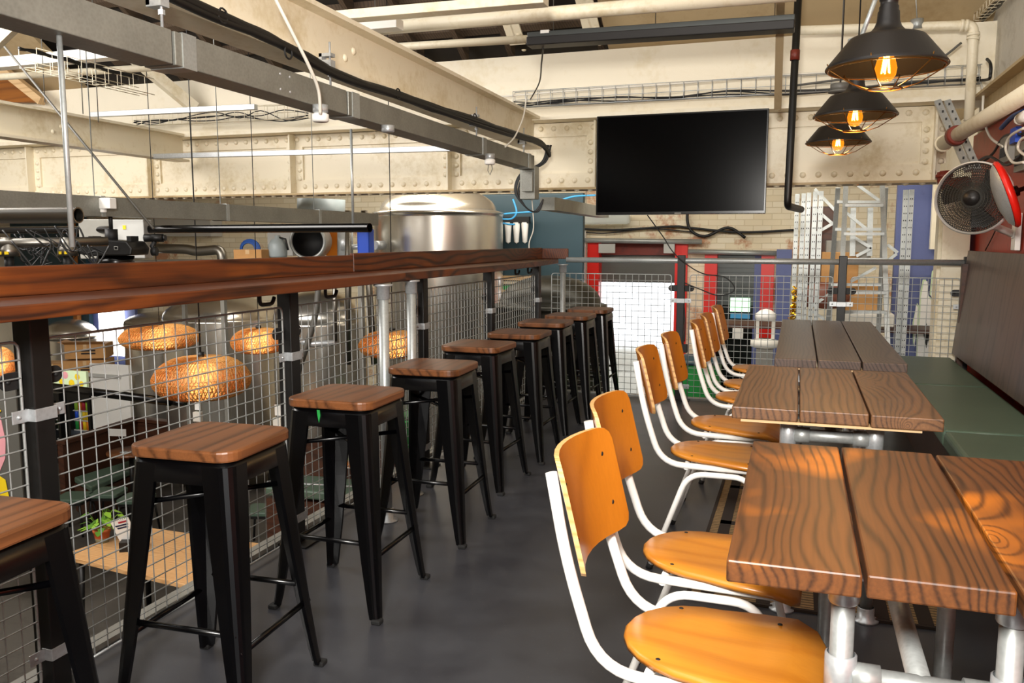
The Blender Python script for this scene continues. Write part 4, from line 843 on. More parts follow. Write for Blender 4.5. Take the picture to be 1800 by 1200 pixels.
# projector, camera cluster
c = depth(203, 433, 4.9); t = thing('moving_light', 'black stage light with angled ears hanging left of the thin black flex', 'light', c, YAW)
MB().prism([(-.16, -.03), (-.12, .03), (-.02, .04), (.12, .03), (.15, -.01), (.14, -.05), (-.1, -.055)], -.12, .12, (0, 0, 0), FRONT).build('body', 'black_paint', t, bevel=.008)
MB().tube([(-.02, 0, .03), (-.02, 0, .1)], .035, 12).tube([(-.02, 0, .1), (-.02, 0, .2)], .012, 8).bb(-.13, -.105, -.05, .05, .02, .06).bb(.09, .115, -.05, .05, .02, .06).build('yoke', 'black_matt', t)
MB().lathe([(.0001, -.05), (.1, -.055), (.1, -.11), (.09, -.12), (.0001, -.12)], (0, 0, 0), None, 24).build('head', 'black_gloss', t)
m = MB(); m.tube([(.05, -.123, .0), (.07, -.123, .0), (.07, -.123, -.018), (.05, -.123, -.018)], .0018, 4, closed=True); m.build('display', 'light_grey', t)
c = depth(233, 420, 5.3); t = thing('control_cabinet', 'light grey electrical cabinet with a small yellow warning label', 'cabinet', c, YAW); MB().bb(-.1, .1, -.06, .06, -.12, .12).build('casing', 'light_grey', t, bevel=.004); MB().bb(-.03, -.01, -.0625, -.0605, .06, .085).build('warning_label', 'yellow', t)
c = depth(175, 420, 5.6); one(MB().box((0, 0, 0), (.22, .1, .26), Euler((0, 0, YAW)).to_matrix()), 'grey_cabinet', 'grey_box', 'mid grey metal cabinet behind the stage light', 'cabinet', loc=c, bevel=.004)
c = depth(272, 418, 5.0); t = thing('security_camera', 'black camera pointing right beside the grey cabinet', 'camera', c, YAW); MB().tube([(-.06, 0, 0), (.05, 0, .0)], .024, 14).tube([(.05, 0, 0), (.065, 0, 0)], .018, 14).build('body', 'black_paint', t); MB().tube([(0, 0, -.02), (-.02, 0, -.05), (-.005, 0, -.07)], .014, 8).tube([(-.02, 0, -.08), (.01, 0, -.08)], .026, 12).build('mount', 'black_matt', t)
# pipe with spotlights at far left
a, b = depth(-60, 428, 4.0), depth(190, 424, 4.3)
one(MB().tube([a, b], .024, 14), 'spotlight_bar', 'dull_steel', 'dull steel tube carrying two conical fittings at the far left', 'tube')
for x, l in ((14, 'conical grey fitting with yellow labels, left one'), (118, 'conical grey fitting with yellow labels, right one')):
    c = depth(x, 428, 4.08 + x * .001); t = thing('cone_fitting', l, 'fitting', c, YAW); MB().lathe([(.0001, .03), (.03, .03), (.032, 0), (.045, -.025), (.05, -.062), (.0001, -.062)], seg=20).build('housing', 'dull_steel', t)
    MB().box((-.012, -.048, -.045), (.012, .006, .014)).box((.018, -.047, -.045), (.018, .006, .014)).build('warning_label', 'yellow', t); MB().tube([(0, 0, -.062), (0, 0, -.13)], .022, 10).build('gland', 'black_matt', t)
rnd = random.Random(3)
cl = thing('cable_tangle', 'tangle of black cables hanging from the bar at the far left above the ledge', 'cables', depth(100, 430, 4.2))
for k in range(22):
    x0 = rnd.uniform(0, 130); dd_ = rnd.uniform(4.0, 4.6); y0 = rnd.uniform(395, 425); pts = [(x0, y0), (x0 + rnd.uniform(10, 40), y0 + rnd.uniform(20, 45)), (x0 + rnd.uniform(30, 70), y0 + rnd.uniform(0, 60)), (x0 + rnd.uniform(20, 70), rnd.uniform(430, 475))]
    MB().tube([depth(x, y, dd_) - cl.location for x, y in spline([V((a_, b_, 0)) for a_, b_ in pts], 6) for x, y in [(x, y)]] if False else [depth(p.x, p.y, dd_) - cl.location for p in spline([V((a_, b_, 0)) for a_, b_ in pts], 6)], rnd.choice((.0025, .0035, .005)), 5).build('cable', 'cable_black', cl)
# wall panels at the far left
one(MB().box((0, 0, 0), (1.7, .08, 3.6)), 'teal_cladding', 'teal_dark', 'dark teal cladding beyond the ledge at the far left', 'panel', loc=PY(95, 560, 11.6))
one(MB().box((0, 0, 0), (1.0, .06, 3.2)), 'blue_board', 'blue_wall', 'blue painted board beside the bright window at the far left', 'panel', loc=PY(200, 560, 11.7))
one(MB().box((0, 0, 0), (.09, .09, 3.6)), 'timber_post', 'timber_orange', 'orange timber post between the teal and blue boards', 'post', loc=PY(136, 560, 11.5))
struct(MB().box((0, 0, 0), (.55, .03, 1.3)).build('window_1', 'window_glow', loc=PY(196, 560, 11.6)))  # glowing pane stands in for daylight, no opening is cut
# rattan pendants
def rattan(x, y, wpx, hpx, Y, label, tilt=0):
    c = PY(x, y, Y); dd_ = (c - C0).dot(fw); r = wpx / 2 * dd_ / F; h_ = hpx * dd_ / F; sg = 48
    t = thing('woven_lamp', label, 'lamp', c, 0, 'woven rattan drum lamps over the lower tables')
    prof = [(r * .10, h_ * .5), (r * .35, h_ * .50), (r * .62, h_ * .44), (r * .85, h_ * .28), (r * .98, h_ * .06), (r, -.02 * h_), (r * .97, -h_ * .18), (r * .85, -h_ * .34), (r * .65, -h_ * .44), (r * .4, -h_ * .47), (r * .12, -h_ * .47)]
    P = spline([V((a, 0, b)) for a, b in prof], 2); m = MB(); n = 72
    for s_ in (1, -1):
        for k in range(n):
            a0 = 2 * PI * k / n; pts = [V((p.x * math.cos(a0 + s_ * i * .03), p.x * math.sin(a0 + s_ * i * .03), p.z)) for i, p in enumerate(P)]
            m.tube(pts, r * .011, 3, cap=False, smooth=False)
    for p in P[::2]: m.tube([(p.x * math.cos(a), p.x * math.sin(a), p.z) for a in [k * PI / 20 for k in range(40)]], r * .007, 3, closed=True)
    m.build('woven_strands', 'rattan', t)
    MB().lathe([(p.x * .965, p.z * .965) for p in P], seg=48).build('woven_lining', 'rattan', t)
    MB().tube([(0, 0, h_ * .48), (0, 0, h_ * .62)], .025, 10).tube([(0, 0, h_ * .5), (0, 0, roof(Y) + .3 - c.z)], .0035, 6).build('flex', 'cable_black', t)
    MB().lathe([(.0001, -.06), (.035, -.04), (.045, 0), (.03, .045), (.015, .07), (.0001, .07)], seg=14).build('bulb', 'warm_glow', t)
    l = bpy.data.lights.new('woven_bulb', 'POINT'); l.energy = 14; l.color = (1, .7, .38); l.shadow_soft_size = .06; lo = bpy.data.objects.new('woven_bulb', l); COL.objects.link(lo); lo.location = c + V((0, 0, -.0))
rattan(355, 664, 166, 74, 5.2, 'nearest woven lamp, largest, seen through the mesh left of the second post')
rattan(281, 592, 134, 42, 6.2, 'woven lamp beside the steel kettle, up and left of the nearest one')
rattan(455, 599, 96, 44, 6.4, 'woven lamp partly behind the second fence post')
rattan(690, 605, 118, 46, 6.2, 'woven lamp behind the two galvanised poles')
rattan(-12, 640, 74, 60, 5.0, 'woven lamp cut off at the left edge of the picture')
# lower furniture
TZ = -1.45; c = (PZ(105, 965, TZ) + PZ(480, 960, TZ)) / 2
t = thing('oak_table', 'pale oak table on the lower floor seen through the mesh at lower left', 'table', (-5.2, 5.75, LZ))
a_ = [PZ(108, 975, TZ), PZ(345, 1032, TZ), PZ(482, 958, TZ), PZ(250, 925, TZ)]; P = [(p.x + 5.2, p.y - 5.75) for p in a_]
MB().prism(P, .71, .75).build('tabletop', 'oak_light', t, bevel=.004)
for x, y in P: MB().tube([(x * .8, y * .8, .71), (x * .85, y * .85, 0)], .025, 8).build('leg', 'black_paint', t)
p = PZ(180, 952, TZ); t = thing('potted_plant', 'small leafy green plant in a terracotta pot on the pale oak table', 'plant', p)
MB().lathe([(.0001, 0), (.055, 0), (.062, .045)], seg=24).build('glazed_base', 'pot_glaze', t); MB().lathe([(.062, .045), (.072, .1), (.078, .1), (.078, .125), (.068, .125), (.06, .11), (.0001, .108)], seg=24).build('pot', 'terracotta', t)
rl = random.Random(5)
for k in range(34):
    a = rl.uniform(0, 2 * PI); e = rl.uniform(.25, 1.35); L_ = rl.uniform(.1, .24); d = V((math.cos(a) * math.cos(e), math.sin(a) * math.cos(e), math.sin(e))); s_ = d.cross(V((0, 0, 1))).normalized(); n_ = s_.cross(d)
    b_ = V((0, 0, .11)); tip = b_ + d * L_; lw = .04; le = .085; dr = V((d.x, d.y, -.25)).normalized()
    MB().tube([b_, tip], .002, 4).add([tip, tip + dr * le * .35 + s_ * lw * .8 + n_ * .008, tip + dr * le * .8 + s_ * lw * .45, tip + dr * le * 1.1, tip + dr * le * .8 - s_ * lw * .45, tip + dr * le * .35 - s_ * lw * .8 + n_ * .008, tip + dr * le * .5 - n_ * .004], [(0, 1, 6), (1, 2, 6), (2, 3, 6), (3, 4, 6), (4, 5, 6), (5, 0, 6)], True).build('leaf', 'leaf' if k % 3 else 'leaf_dark', t)
p = PZ(232, 965, TZ); t = thing('menu_holder', 'spiral bound menu card standing in a dark caddy on the pale oak table', 'menu', p, .5)
MB().bb(-.09, .11, -.07, .07, 0, .09).build('caddy', 'black_paint', t, bevel=.003)
cardm = MB(); R = Euler((.25, -.25, -.2)).to_matrix(); cardm.box(V((-.05, 0, .17)), (.17, .006, .26), R); cd = cardm.build('card', 'white', t)
m = MB()
for k, (z, wd, col_) in enumerate(((.07, .12, 0), (.045, .10, 0))): m.box(V((-.05, 0, .17)) + R @ V((0, -.0045, z)), (wd, .001, .014), R)
m.build('heading', 'navy', cd); MB().box(V((-.05, 0, .17)) + R @ V((.02, -.0045, .1)), (.08, .001, .016), R).build('red_heading', 'red_item', cd)
m = MB()
for k in range(9): q = V((-.05, 0, .17)) + R @ V((-.07 + k * .0175, 0, .13)); m.tube([q + R @ V((0, .008 * math.cos(a), .008 * math.sin(a))) for a in [i * PI / 4 for i in range(8)]], .0015, 4, closed=True)
m.build('spiral', 'navy', cd)
# booth
def boxp(pts, z0, z1): return MB().prism([(p.x, p.y) for p in pts], z0, z1)
t = thing('booth', 'dark timber booth with green seat pads on the lower floor at left', 'booth', (-7.6, 7.6, LZ)); L0 = V(t.location)
BZ = -1.25; A = PZ(105, 775, BZ); B = PZ(240, 733, BZ); Cc = PZ(325, 742, BZ); E_ = PZ(560, 770, BZ)
for (p, q) in ((A, B), (B, Cc)):
    MB().beam(p - L0 - V((0, 0, .025)), q - L0 - V((0, 0, .025)), .14, .05).build('top_rail', 'booth_wood', t, bevel=.004); MB().beam(p - L0 - V((0, 0, .46)), q - L0 - V((0, 0, .46)), .08, .82).build('back_panel', 'booth_wood', t)
SZ = LZ + .47
for P in ([(130, 838), (240, 805), (262, 812), (160, 855)],):
    MB().prism([((q := PZ(x, y, SZ)).x - L0.x, q.y - L0.y) for x, y in P], SZ - .08 - L0.z, SZ - L0.z).build('seat_pad', 'green_vinyl', t, bevel=.02); MB().prism([((q := PZ(x, y, SZ)).x - L0.x, q.y - L0.y) for x, y in P], .02, SZ - .09 - L0.z).build('seat_base', 'booth_wood', t)
t = thing('booth', 'brown timber booth with a green seat pad behind the third bar stool', 'booth', (-5.6, 8.2, LZ)); L0 = V(t.location)
a_, b_ = PY(515, 768, 7.4), PY(700, 782, 7.5); MB().beam(a_ - L0 - V((0, 0, .3)), b_ - L0 - V((0, 0, .3)), .06, .6).build('back_panel', 'booth_wood', t); MB().beam(a_ - L0 - V((0, .3, .42)), b_ - L0 - V((0, .3, .42)), .5, .09).build('seat_pad', 'green_vinyl', t, bevel=.02); MB().beam(a_ - L0 - V((0, .3, .8)), b_ - L0 - V((0, .3, .8)), .46, .6).build('seat_base', 'booth_wood', t)
p = PZ(230, 792, -1.45); t = thing('round_table', 'small round brown table with a menu card on a stand in the booth', 'table', p); MB().lathe([(.0001, .0), (.3, .0), (.3, -.03), (.0001, -.03)], seg=32).build('tabletop', 'seat_wood', t); MB().tube([(0, 0, -.03), (0, 0, LZ - p.z)], .03, 10).build('pedestal', 'black_paint', t)
t = thing('menu_card', 'white menu card on a thin stand on the small round table', 'menu', p + V((-.02, -.1, 0)), .6); MB().tube([(0, 0, 0), (-.05, 0, .22)], .004, 6).lathe([(.0001, 0), (.05, 0), (.05, .008), (.0001, .008)], seg=14).build('stand', 'galv_bright', t); MB().box((-.06, 0, .27), (.2, .005, .12), Euler((.5, .1, 0)).to_matrix()).build('card', 'white', t)
one(MB().tube([PY(470, 848, 7), PY(640, 858, 7.2)], .02, 8), 'foot_rail', 'galv_bright', 'thin shiny rail in the shadows below the green booth seat', 'rail')
# low stools in shadow
ls = None
for x, y, l in ((190, 862, 'low black stool with a green pad, left of the pair behind the second bar stool'), (240, 872, 'low black stool with a green pad, between the legs of the second bar stool'), (462, 892, 'low black stool with a green pad, right of the second bar stool'), (130, 870, 'low dark stool with a green pad behind the leaf plant')):
    p = PZ(x, y, LZ + .46)
    if ls is None:
        ls = thing('low_stool', l, 'stool', (p.x, p.y, LZ), .3, 'low padded stools on the lower floor'); MB().prism(rrect(.36, .36, .06, 4), .41, .46).build('pad', 'green_vinyl', ls, bevel=.012)
        for sx in (-1, 1):
            for sy in (-1, 1): MB().tube([(sx * .14, sy * .14, .41), (sx * .18, sy * .18, 0)], .014, 8).build('leg', 'black_paint', ls)
        MB().prism(rrect(.34, .34, .05, 4), .38, .409).build('seat_frame', 'black_paint', ls)
    else: dup(ls, (p.x, p.y, LZ), .3, l)
# fridges, boards, boxes
def fridge(x0, x1, ytop, ybot, Y, label, open_=True, seed=1):
    a_, b_ = PY(x0, ytop, Y), PY(x1, ybot, Y); w_ = b_.x - a_.x; h_ = a_.z - LZ
    t = thing('drinks_fridge', label, 'fridge', ((a_.x + b_.x) / 2, Y, LZ)); 
    MB().bb(-w_ / 2, w_ / 2, .45, .5, 0, h_).bb(-w_ / 2, -w_ / 2 + .05, 0, .45, 0, h_).bb(w_ / 2 - .05, w_ / 2, 0, .45, 0, h_).bb(-w_ / 2 + .05, w_ / 2 - .05, 0, .45, h_ - .12, h_).bb(-w_ / 2 + .05, w_ / 2 - .05, 0, .45, 0, .2).build('cabinet', 'black_paint', t)
    MB().bb(-w_ / 2 + .05, w_ / 2 - .05, .43, .445, .2, h_ - .12).build('back_light', 'fridge_light', t)
    rr = random.Random(seed); n = 5
    for k in range(n):
        z = .22 + k * (h_ - .36) / n; MB().bb(-w_ / 2 + .052, w_ / 2 - .052, .06, .42, z, z + .015).build('shelf', 'light_grey', t)
        x_ = -w_ / 2 + .09
        while x_ < w_ / 2 - .08:
            if k > 1:
                o_ = MB().lathe([(.0001, 0), (.03, 0), (.03, .12), (.012, .16), (.012, .19), (.0001, .19)] if k % 2 else [(.0001, 0), (.032, 0), (.032, .13), (.028, .14), (.0001, .14)], seg=10).build('drink_bottle' if k % 2 else 'drink_can', rr.choice(['lime', 'yellow', 'mint', 'green', 'red_item', 'light_grey', 'orange', 'blue_item']), loc=V(t.location) + V((x_, .1, z + .016)))
                FR.append((o_, k % 2, label))
            x_ += .075
FR = []
fridge(85, 110, 690, 800, 10.0, 'tall drinks fridge with red and amber bottles just right of the first fence post', seed=2)
fridge(116, 163, 690, 800, 10.05, 'tall drinks fridge with lit shelves of green and yellow cans at left', seed=4)
for i, (o_, bt_, lb_) in enumerate(FR): tag(o_, '%s on a shelf of the %s' % ('bottle' if bt_ else 'can', 'narrow fridge behind the mesh beside the first post' if 'amber' in lb_ else 'lit fridge left of the white board'), 'bottle' if bt_ else 'can', 'drinks in the narrow fridge' if 'amber' in lb_ else 'drinks in the lit fridge')
one(MB().bb(-.37, .37, -.02, .02, 0, PY(196, 640, 9.95).z - LZ), 'white_board', 'white', 'tall plain white board right of the drinks fridges', 'board', loc=(PY(196, 700, 9.95).x, 9.95, LZ), bevel=.003)
a_, b_ = PY(85, 679, 6.2), PY(300, 706, 6.3); one(MB().tube([a_, b_], .04, 16).tube([b_, b_ + (b_ - a_).normalized() * .16], .03, 14), 'counter_rail', 'black_gloss', 'thick black rail crossing in front of the white board', 'rail')
a_ = PY(123, 668, 6.7); t = thing('printed_panel', 'pale green panel with yellow and lilac floral print above the black rail', 'panel', a_); MB().bb(-.22, .22, 0, .03, -.07, .1).build('board', 'mint', t)
m = MB()
for x_, z_, r_ in ((.1, .04, .035), (.02, -.03, .04), (-.12, -.02, .03), (.15, -.03, .03)): m.lathe([(.0001, .003), (r_, .0)], (x_, -.001, z_), FRONT, 9)
m.build('flower_print', 'yellow', t); MB().lathe([(.0001, .003), (.04, .0)], (-.06, -.001, .05), FRONT, 9).build('lilac_print', 'pink', t)
one(MB().bb(-1.0, .55, 0, .5, 0, .05), 'box_shelf', 'light_grey', 'pale worktop carrying the cardboard boxes at left', 'shelf', loc=PY(160, 662, 9.9))
carton(158, 655, 10.15, .62, .44, .22, 'lower brown cardboard box of the stack with dark print', .5)
carton(158, 627, 10.17, .59, .42, .22, 'upper open cardboard box of the stack with flaps', .5, True)
carton(103, 655, 10.1, .45, .36, .17, 'small cardboard box left of the stacked boxes', .3, False, False)
for x, y, l in ((348, 720, 'small white paper notice and switch behind the second bar stool'), (489, 730, 'white paper notice and switch box left of the third bar stool')):
    p = PY(x, y, 7.0); t = thing('wall_notice', l, 'notice', p); MB().bb(-.035, .035, -.005, 0, 0, .11).build('paper', 'white', t); MB().bb(-.045, .045, -.03, .02, -.12, -.02).build('switch_box', 'offwhite', t, bevel=.004)
p = PY(614, 805, 6.9); t = thing('green_leaflet', 'green and white leaflet seen between the legs of the third bar stool', 'leaflet', p); MB().bb(-.05, .05, 0, .01, -.1, .1).build('paper', 'white', t); MB().bb(-.048, .048, -.002, -.0005, -.02, .05).build('green_print', 'lime', t); MB().bb(-.048, .048, -.002, -.0005, -.09, -.025).build('orange_print', 'orange', t)
one(MB().box((0, 0, 0), (.2, .2, .3)), 'green_crate', 'green', 'bright green crate glimpsed between the third and fourth bar stools', 'crate', loc=PY(700, 765, 8.3))
# mural wall at far left edge
p = PY(-5, 800, 5.6); t = thing('painted_panel', 'dark panel painted with a pink figure-like blob and yellow strokes at the left edge', 'mural', p)
MB().bb(-.5, .28, 0, .05, -.9, .62).build('panel', 'cable_grey', t)
def flat(pts, col_, parent, nm, y=-.002, R=None): return MB().prism(pts, 0, .002, (0, y, 0), FRONT).build(nm, col_, parent)
flat([(-.4, .5), (-.05, .48), (.08, .36), (.12, .15), (.10, -.02), (.02, -.15), (-.02, -.3), (-.3, -.3)], 'pink', t, 'pink_shape')
flat([(-.02, .18), (.03, .12), (.0, -.02), (-.06, -.1), (-.1, .05)], 'cable_grey', t, 'grey_shape', -.005)
flat([(.0, -.18), (.09, -.22), (.12, -.38), (.2, -.5), (.1, -.52), (.02, -.42), (-.05, -.3)], 'yellow', t, 'yellow_stroke', -.008)
flat([(.03, .5), (.1, .42), (.05, .4), (.0, .46)], 'yellow', t, 'yellow_stroke', -.008)

# ------------------------------------------------------------------ far end: doors, racking, ladder
def dz(y): return PY(1120, y, FY).z
for n_, (x0, x1, zt, l) in enumerate(((D1[0], D1[1], t1, ''), (D2[0], D2[1], t2, ''))):
    m = MB(); fw_ = .17; m.bb(x0, x0 + fw_, FY - .08, FY + .1, LZ, zt).bb(x1 - fw_, x1, FY - .08, FY + .1, LZ, zt)
    f_ = struct(m.build('door_%d' % (n_ + 1), 'bright_red'))
    MB().tube([(x0 - .22, FY - .14, zt + .04), (x1 + .2, FY - .14, zt + .02)], .035, 12).build('curtain_rail', 'galvanised', f_)
    m = MB()
    for k in range(int((x1 - x0 - .2) / .13)): xk = x0 + .16 + k * .13; m.add([(xk, FY - .13 - .01 * (k % 2), zt), (xk + .16, FY - .13 - .01 * (k % 2), zt), (xk + .16, FY - .13 - .01 * (k % 2), LZ), (xk, FY - .13 - .01 * (k % 2), LZ)], [(0, 1, 2, 3)])
    if n_ == 0: m.build('strip_curtain', 'strip_plastic', f_)
z1_ = dz(497); MB().bb(D1[0] + .02, D1[1] + .1, FY + .1, FY + .2, z1_, t1 + .1).build('shutter_box', 'cable_grey', bpy.data.objects['door_1']); MB().bb(D1[0] + .17, D1[1] - .17, FY + .05, FY + .1, t1 - .17, t1).build('lintel', 'rust_red', bpy.data.objects['door_1'])
MB().bb(D1[0] + .18, D1[0] + .42, FY - .15, FY - .14, t1 - .14, t1 - .01).bb(D1[1] - .32, D1[1] - .17, FY - .15, FY - .14, t1 - .14, t1 - .01).build('overlap_tab', 'light_grey', bpy.data.objects['door_1'])
d2 = bpy.data.objects['door_2']; zz = PY(1300, 537, FY).z
m = MB()
k = zz
while k < t2 - .02: m.bb(D2[0] + .17, D2[1] - .17, FY + .05, FY + .07, k, k + .05); m.bb(D2[0] + .17, D2[1] - .17, FY + .07, FY + .08, k + .05, k + .065); k += .065
m.build('roller_shutter', 'heater_grey', d2)
MB().bb(D2[0], D2[1] + .1, FY + .12, FY + .14, LZ, t2 + .1).build('glass_backing', 'black_gloss', d2)
xc = PY(1332, 500, FY).x; MB().bb(xc - .05, xc + .05, FY - .02, FY + .05, LZ, t2).build('mullion', 'blue_wall', d2)
a_, b_ = PY(1284, 523, FY - .05), PY(1318, 548, FY - .05); MB().bb(a_.x, b_.x, FY - .06, FY - .04, b_.z, a_.z).build('green_sign', 'sign_lit', d2); a_, b_ = PY(1284, 550, FY - .05), PY(1318, 560, FY - .05); MB().bb(a_.x, b_.x, FY - .06, FY - .04, b_.z, a_.z).build('blue_label', 'cable_blue', d2)
# outside
struct(MB().bb(-9, 6, FY + .3, FY + 9, LZ - .1, LZ - .02).build('ground_outside', 'light_grey'))
one(MB().bb(-1.1, .9, -.4, .4, 0, .9).bb(-.9, .5, -.38, .38, .9, 1.35), 'parked_van', 'light_grey', 'pale blurred vehicle outside the bright doorway', 'vehicle', loc=(-2.9, FY + 5, LZ - .02), bevel=.1)
one(MB().box((0, 0, 0), (.09, .09, .9)), 'drain_pipe', 'white', 'short white pipe on the brick wall left of the bright doorway', 'pipe', loc=PY(1024, 460, FY - .1))
# cables on brick wall
for k, (pts, r) in enumerate((([(985, 400), (1080, 404), (1180, 398), (1210, 400), (1300, 408), (1400, 404)], .018), ([(1215, 340), (1208, 380), (1215, 405), (1240, 415), (1280, 400), (1310, 418)], .022), ([(1000, 404), (1060, 410), (1140, 402), (1220, 408)], .01))):
    one(MB().tube(spline([PY(*p, FY - .08) for p in pts], 6), r, 6), 'brick_wall_cable', 'cable_black', ['black cable run across the brick wall over both doorways', 'thick knot of black cables drooping between the two doorways', 'thin second cable over the bright doorway'][k], 'cable')
one(MB().box((0, 0, 0), (1.6, .14, .14)), 'wall_light', 'clear_plastic', 'long clear wall light on the brick wall below the branch trunking', 'light', loc=PY(1010, 386, FY - .2), bevel=.03)
one(MB().box((0, 0, 0), (1.5, .1, .5)), 'teal_cupboard', 'teal_dark', 'dark teal cupboard between the tall tank and the ledge end', 'cupboard', loc=PY(925, 418, 10.2), bevel=.01).scale.z = 2.2
t = thing('water_filters', 'row of three white water filter housings on the teal cupboard', 'filters', PY(912, 388, 10.0))
MB().bb(-.2, .14, -.03, .04, -.03, .05).build('bracket', 'black_matt', t)
for k in range(3): MB().lathe([(.0001, -.28), (.03, -.26), (.045, -.05), (.045, -.02), (.0001, -.02)], (-.14 + k * .11, 0, 0), seg=14).build('housing', 'white', t)
for k, pts in enumerate(([(886, 376), (905, 374), (940, 372)], [(884, 385), (900, 384), (908, 372), (902, 350)], [(884, 392), (895, 394), (905, 394)], [(985, 352), (1010, 345), (1047, 343)])): one(MB().tube(spline([PY(*p, 9.8) for p in pts], 6), .012, 6), 'blue_air_line', 'cable_blue', ['upper blue air line beside the water filters', 'blue air line curling up beside the tall tank', 'lowest short blue air line into the water filters', 'blue air line left of the television'][k], 'hose')
t = thing('pallet_rack', 'timber rack with green crates behind the railing corner', 'rack', PY(905, 560, 10.0)); 
for y in (492, 516, 540): MB().bb(-.35, .5, -.1, .5, PY(905, y, 10).z - t.location.z, PY(905, y, 10).z - t.location.z + .05).build('shelf', 'pale_wood', t)
for x_ in (-.33, .48): MB().bb(x_ - .04, x_ + .04, -.1, .0, -1.0, .55).build('upright', 'pale_wood', t)
for k, (x, y) in enumerate(((900, 510), (892, 548))): one(MB().box((0, 0, 0), (.3, .3, .14)), 'storage_crate', 'green', ['upper green crate on the timber rack', 'lower green crate on the timber rack'][k], 'crate', loc=PY(x, y, 10.1), bevel=.01)
# blue wall at right
xb = PY(1590, 450, 9.6).x
struct(MB().bb(PY(1572, 450, 9.6).x, 1.65, 9.6, 9.7, LZ, 1.95).bb(PY(1365, 450, 11.7).x, PY(1392, 450, 11.7).x, 11.7, 11.8, LZ, 1.2).build('wall_blue', 'blue_wall'))
a_ = PY(1640, 340, 9.5); b_ = PY(1665, 438, 9.5); one(MB().bb(a_.x, 1.59, 9.48, 9.56, b_.z, a_.z + .2), 'cream_patch', 'cream_wall', 'bare cream wall panel beside the blue wall behind the steel column', 'panel')
a_ = PY(1600, 560, 9.55); t = thing('flame_mural', 'white dripping flame shapes with lime edges painted on the blue wall', 'mural', a_)
def mur(pts): return [((q := PY(x, y, 9.55)).x - a_.x, q.z - a_.z) for x, y in pts]
S1 = [(1612, 650), (1613, 600), (1617, 560), (1619, 520), (1624, 494), (1630, 494), (1632, 520), (1636, 528), (1640, 512), (1645, 492), (1654, 488), (1660, 500), (1661, 650)]
S2 = [(1636, 520), (1640, 480), (1646, 468), (1646, 485), (1641, 505), (1639, 524)]
S3 = [(1607, 610), (1606, 570), (1610, 535), (1613, 540), (1611, 580)]
for S_, g in ((S1, 1), (S2, 1), (S3, 1)):
    cx_ = sum(p[0] for p in S_) / len(S_); cy_ = sum(p[1] for p in S_) / len(S_)
    MB().prism(mur([(x - 2.2 if x < cx_ else x + 2, y - 3) for x, y in S_]), 0, .002, (0, -.004, 0), FRONT).build('lime_edge', 'mint', t); MB().prism(mur(S_), 0, .002, (0, -.008, 0), FRONT).build('white_shape', 'white', t)
for x, y in ((1628, 588), (1636, 597), (1645, 588)): MB().prism(mur([(x, y - 22), (x + 4, y - 3), (x + 5, y), (x, y + 24), (x - 5, y), (x - 4, y - 3)]), 0, .002, (0, -.012, 0), FRONT).build('black_diamond', 'black_matt', t)
# racking
def upright(x, Y, label, w2=.07):
    a_ = PY(x, 560, Y); t = thing('rack_upright', label, 'racking', (a_.x, Y, LZ), 0, 'galvanised racking uprights behind the railing'); 
    m = MB().bb(-.021, .021, -.02, .02, 0, 3.98)
    for k in range(60): m.box((-.008, -.0205, .06 + k * .065), (.007, .003, .012)); m.box((.009, -.0205, .06 + k * .065), (.007, .003, .012))
    m.build('perforated_post', 'galvanised', t, mat2='black_matt', n2=6); MB().bb(-.035, .035, -.035, .035, -.0, .008).build('foot_plate', 'galvanised', t); return t
up_l = ['first narrow galvanised upright beside the gold tinsel', 'second galvanised upright right of the gold tinsel', 'third galvanised upright, thin one', 'wide perforated galvanised upright, left one of the bright pair', 'wide perforated galvanised upright, right one of the bright pair', 'perforated galvanised upright in front of the blue wall, left one', 'perforated galvanised upright in front of the blue wall, right one']
ups = []
for (x, Y), l in zip(((1393, 9.0), (1404, 8.9), (1413, 8.8), (1424, 8.6), (1434, 8.55), (1580, 8.6), (1590, 8.55)), up_l):
    if ups: 
        a_ = PY(x, 560, Y); ups.append(dup(ups[0], (a_.x, Y, LZ), 0, l))
    else: ups.append(upright(x, Y, l))
t = thing('rack_bracing', 'diagonal galvanised bracing between the racking uprights behind the stepladder', 'bracing', PY(1440, 400, 8.8)); L0 = t.location.copy()
for a_, b_ in (((1432, 332), (1470, 372)), ((1432, 366), (1462, 392)), ((1472, 388), (1430, 412)), ((1488, 374), (1530, 408)), ((1503, 418), (1532, 436)), ((1532, 436), (1505, 450)), ((1500, 320), (1545, 352)), ((1560, 430), (1578, 444)), ((1576, 446), (1555, 462)), ((1425, 540), (1460, 515)), ((1425, 545), (1450, 562)), ((1495, 495), (1540, 470))):
    MB().beam(PY(*a_, 8.8) - L0, PY(*b_, 8.8) - L0, .022, .028).build('brace', 'galvanised', t)
for x in (1500, 1530): MB().beam(PY(x, 365, 8.9) - L0, PY(x - 2, 450, 8.9) - L0, .05, .05, (0, 1, 0)).build('inner_post', 'galvanised', t)
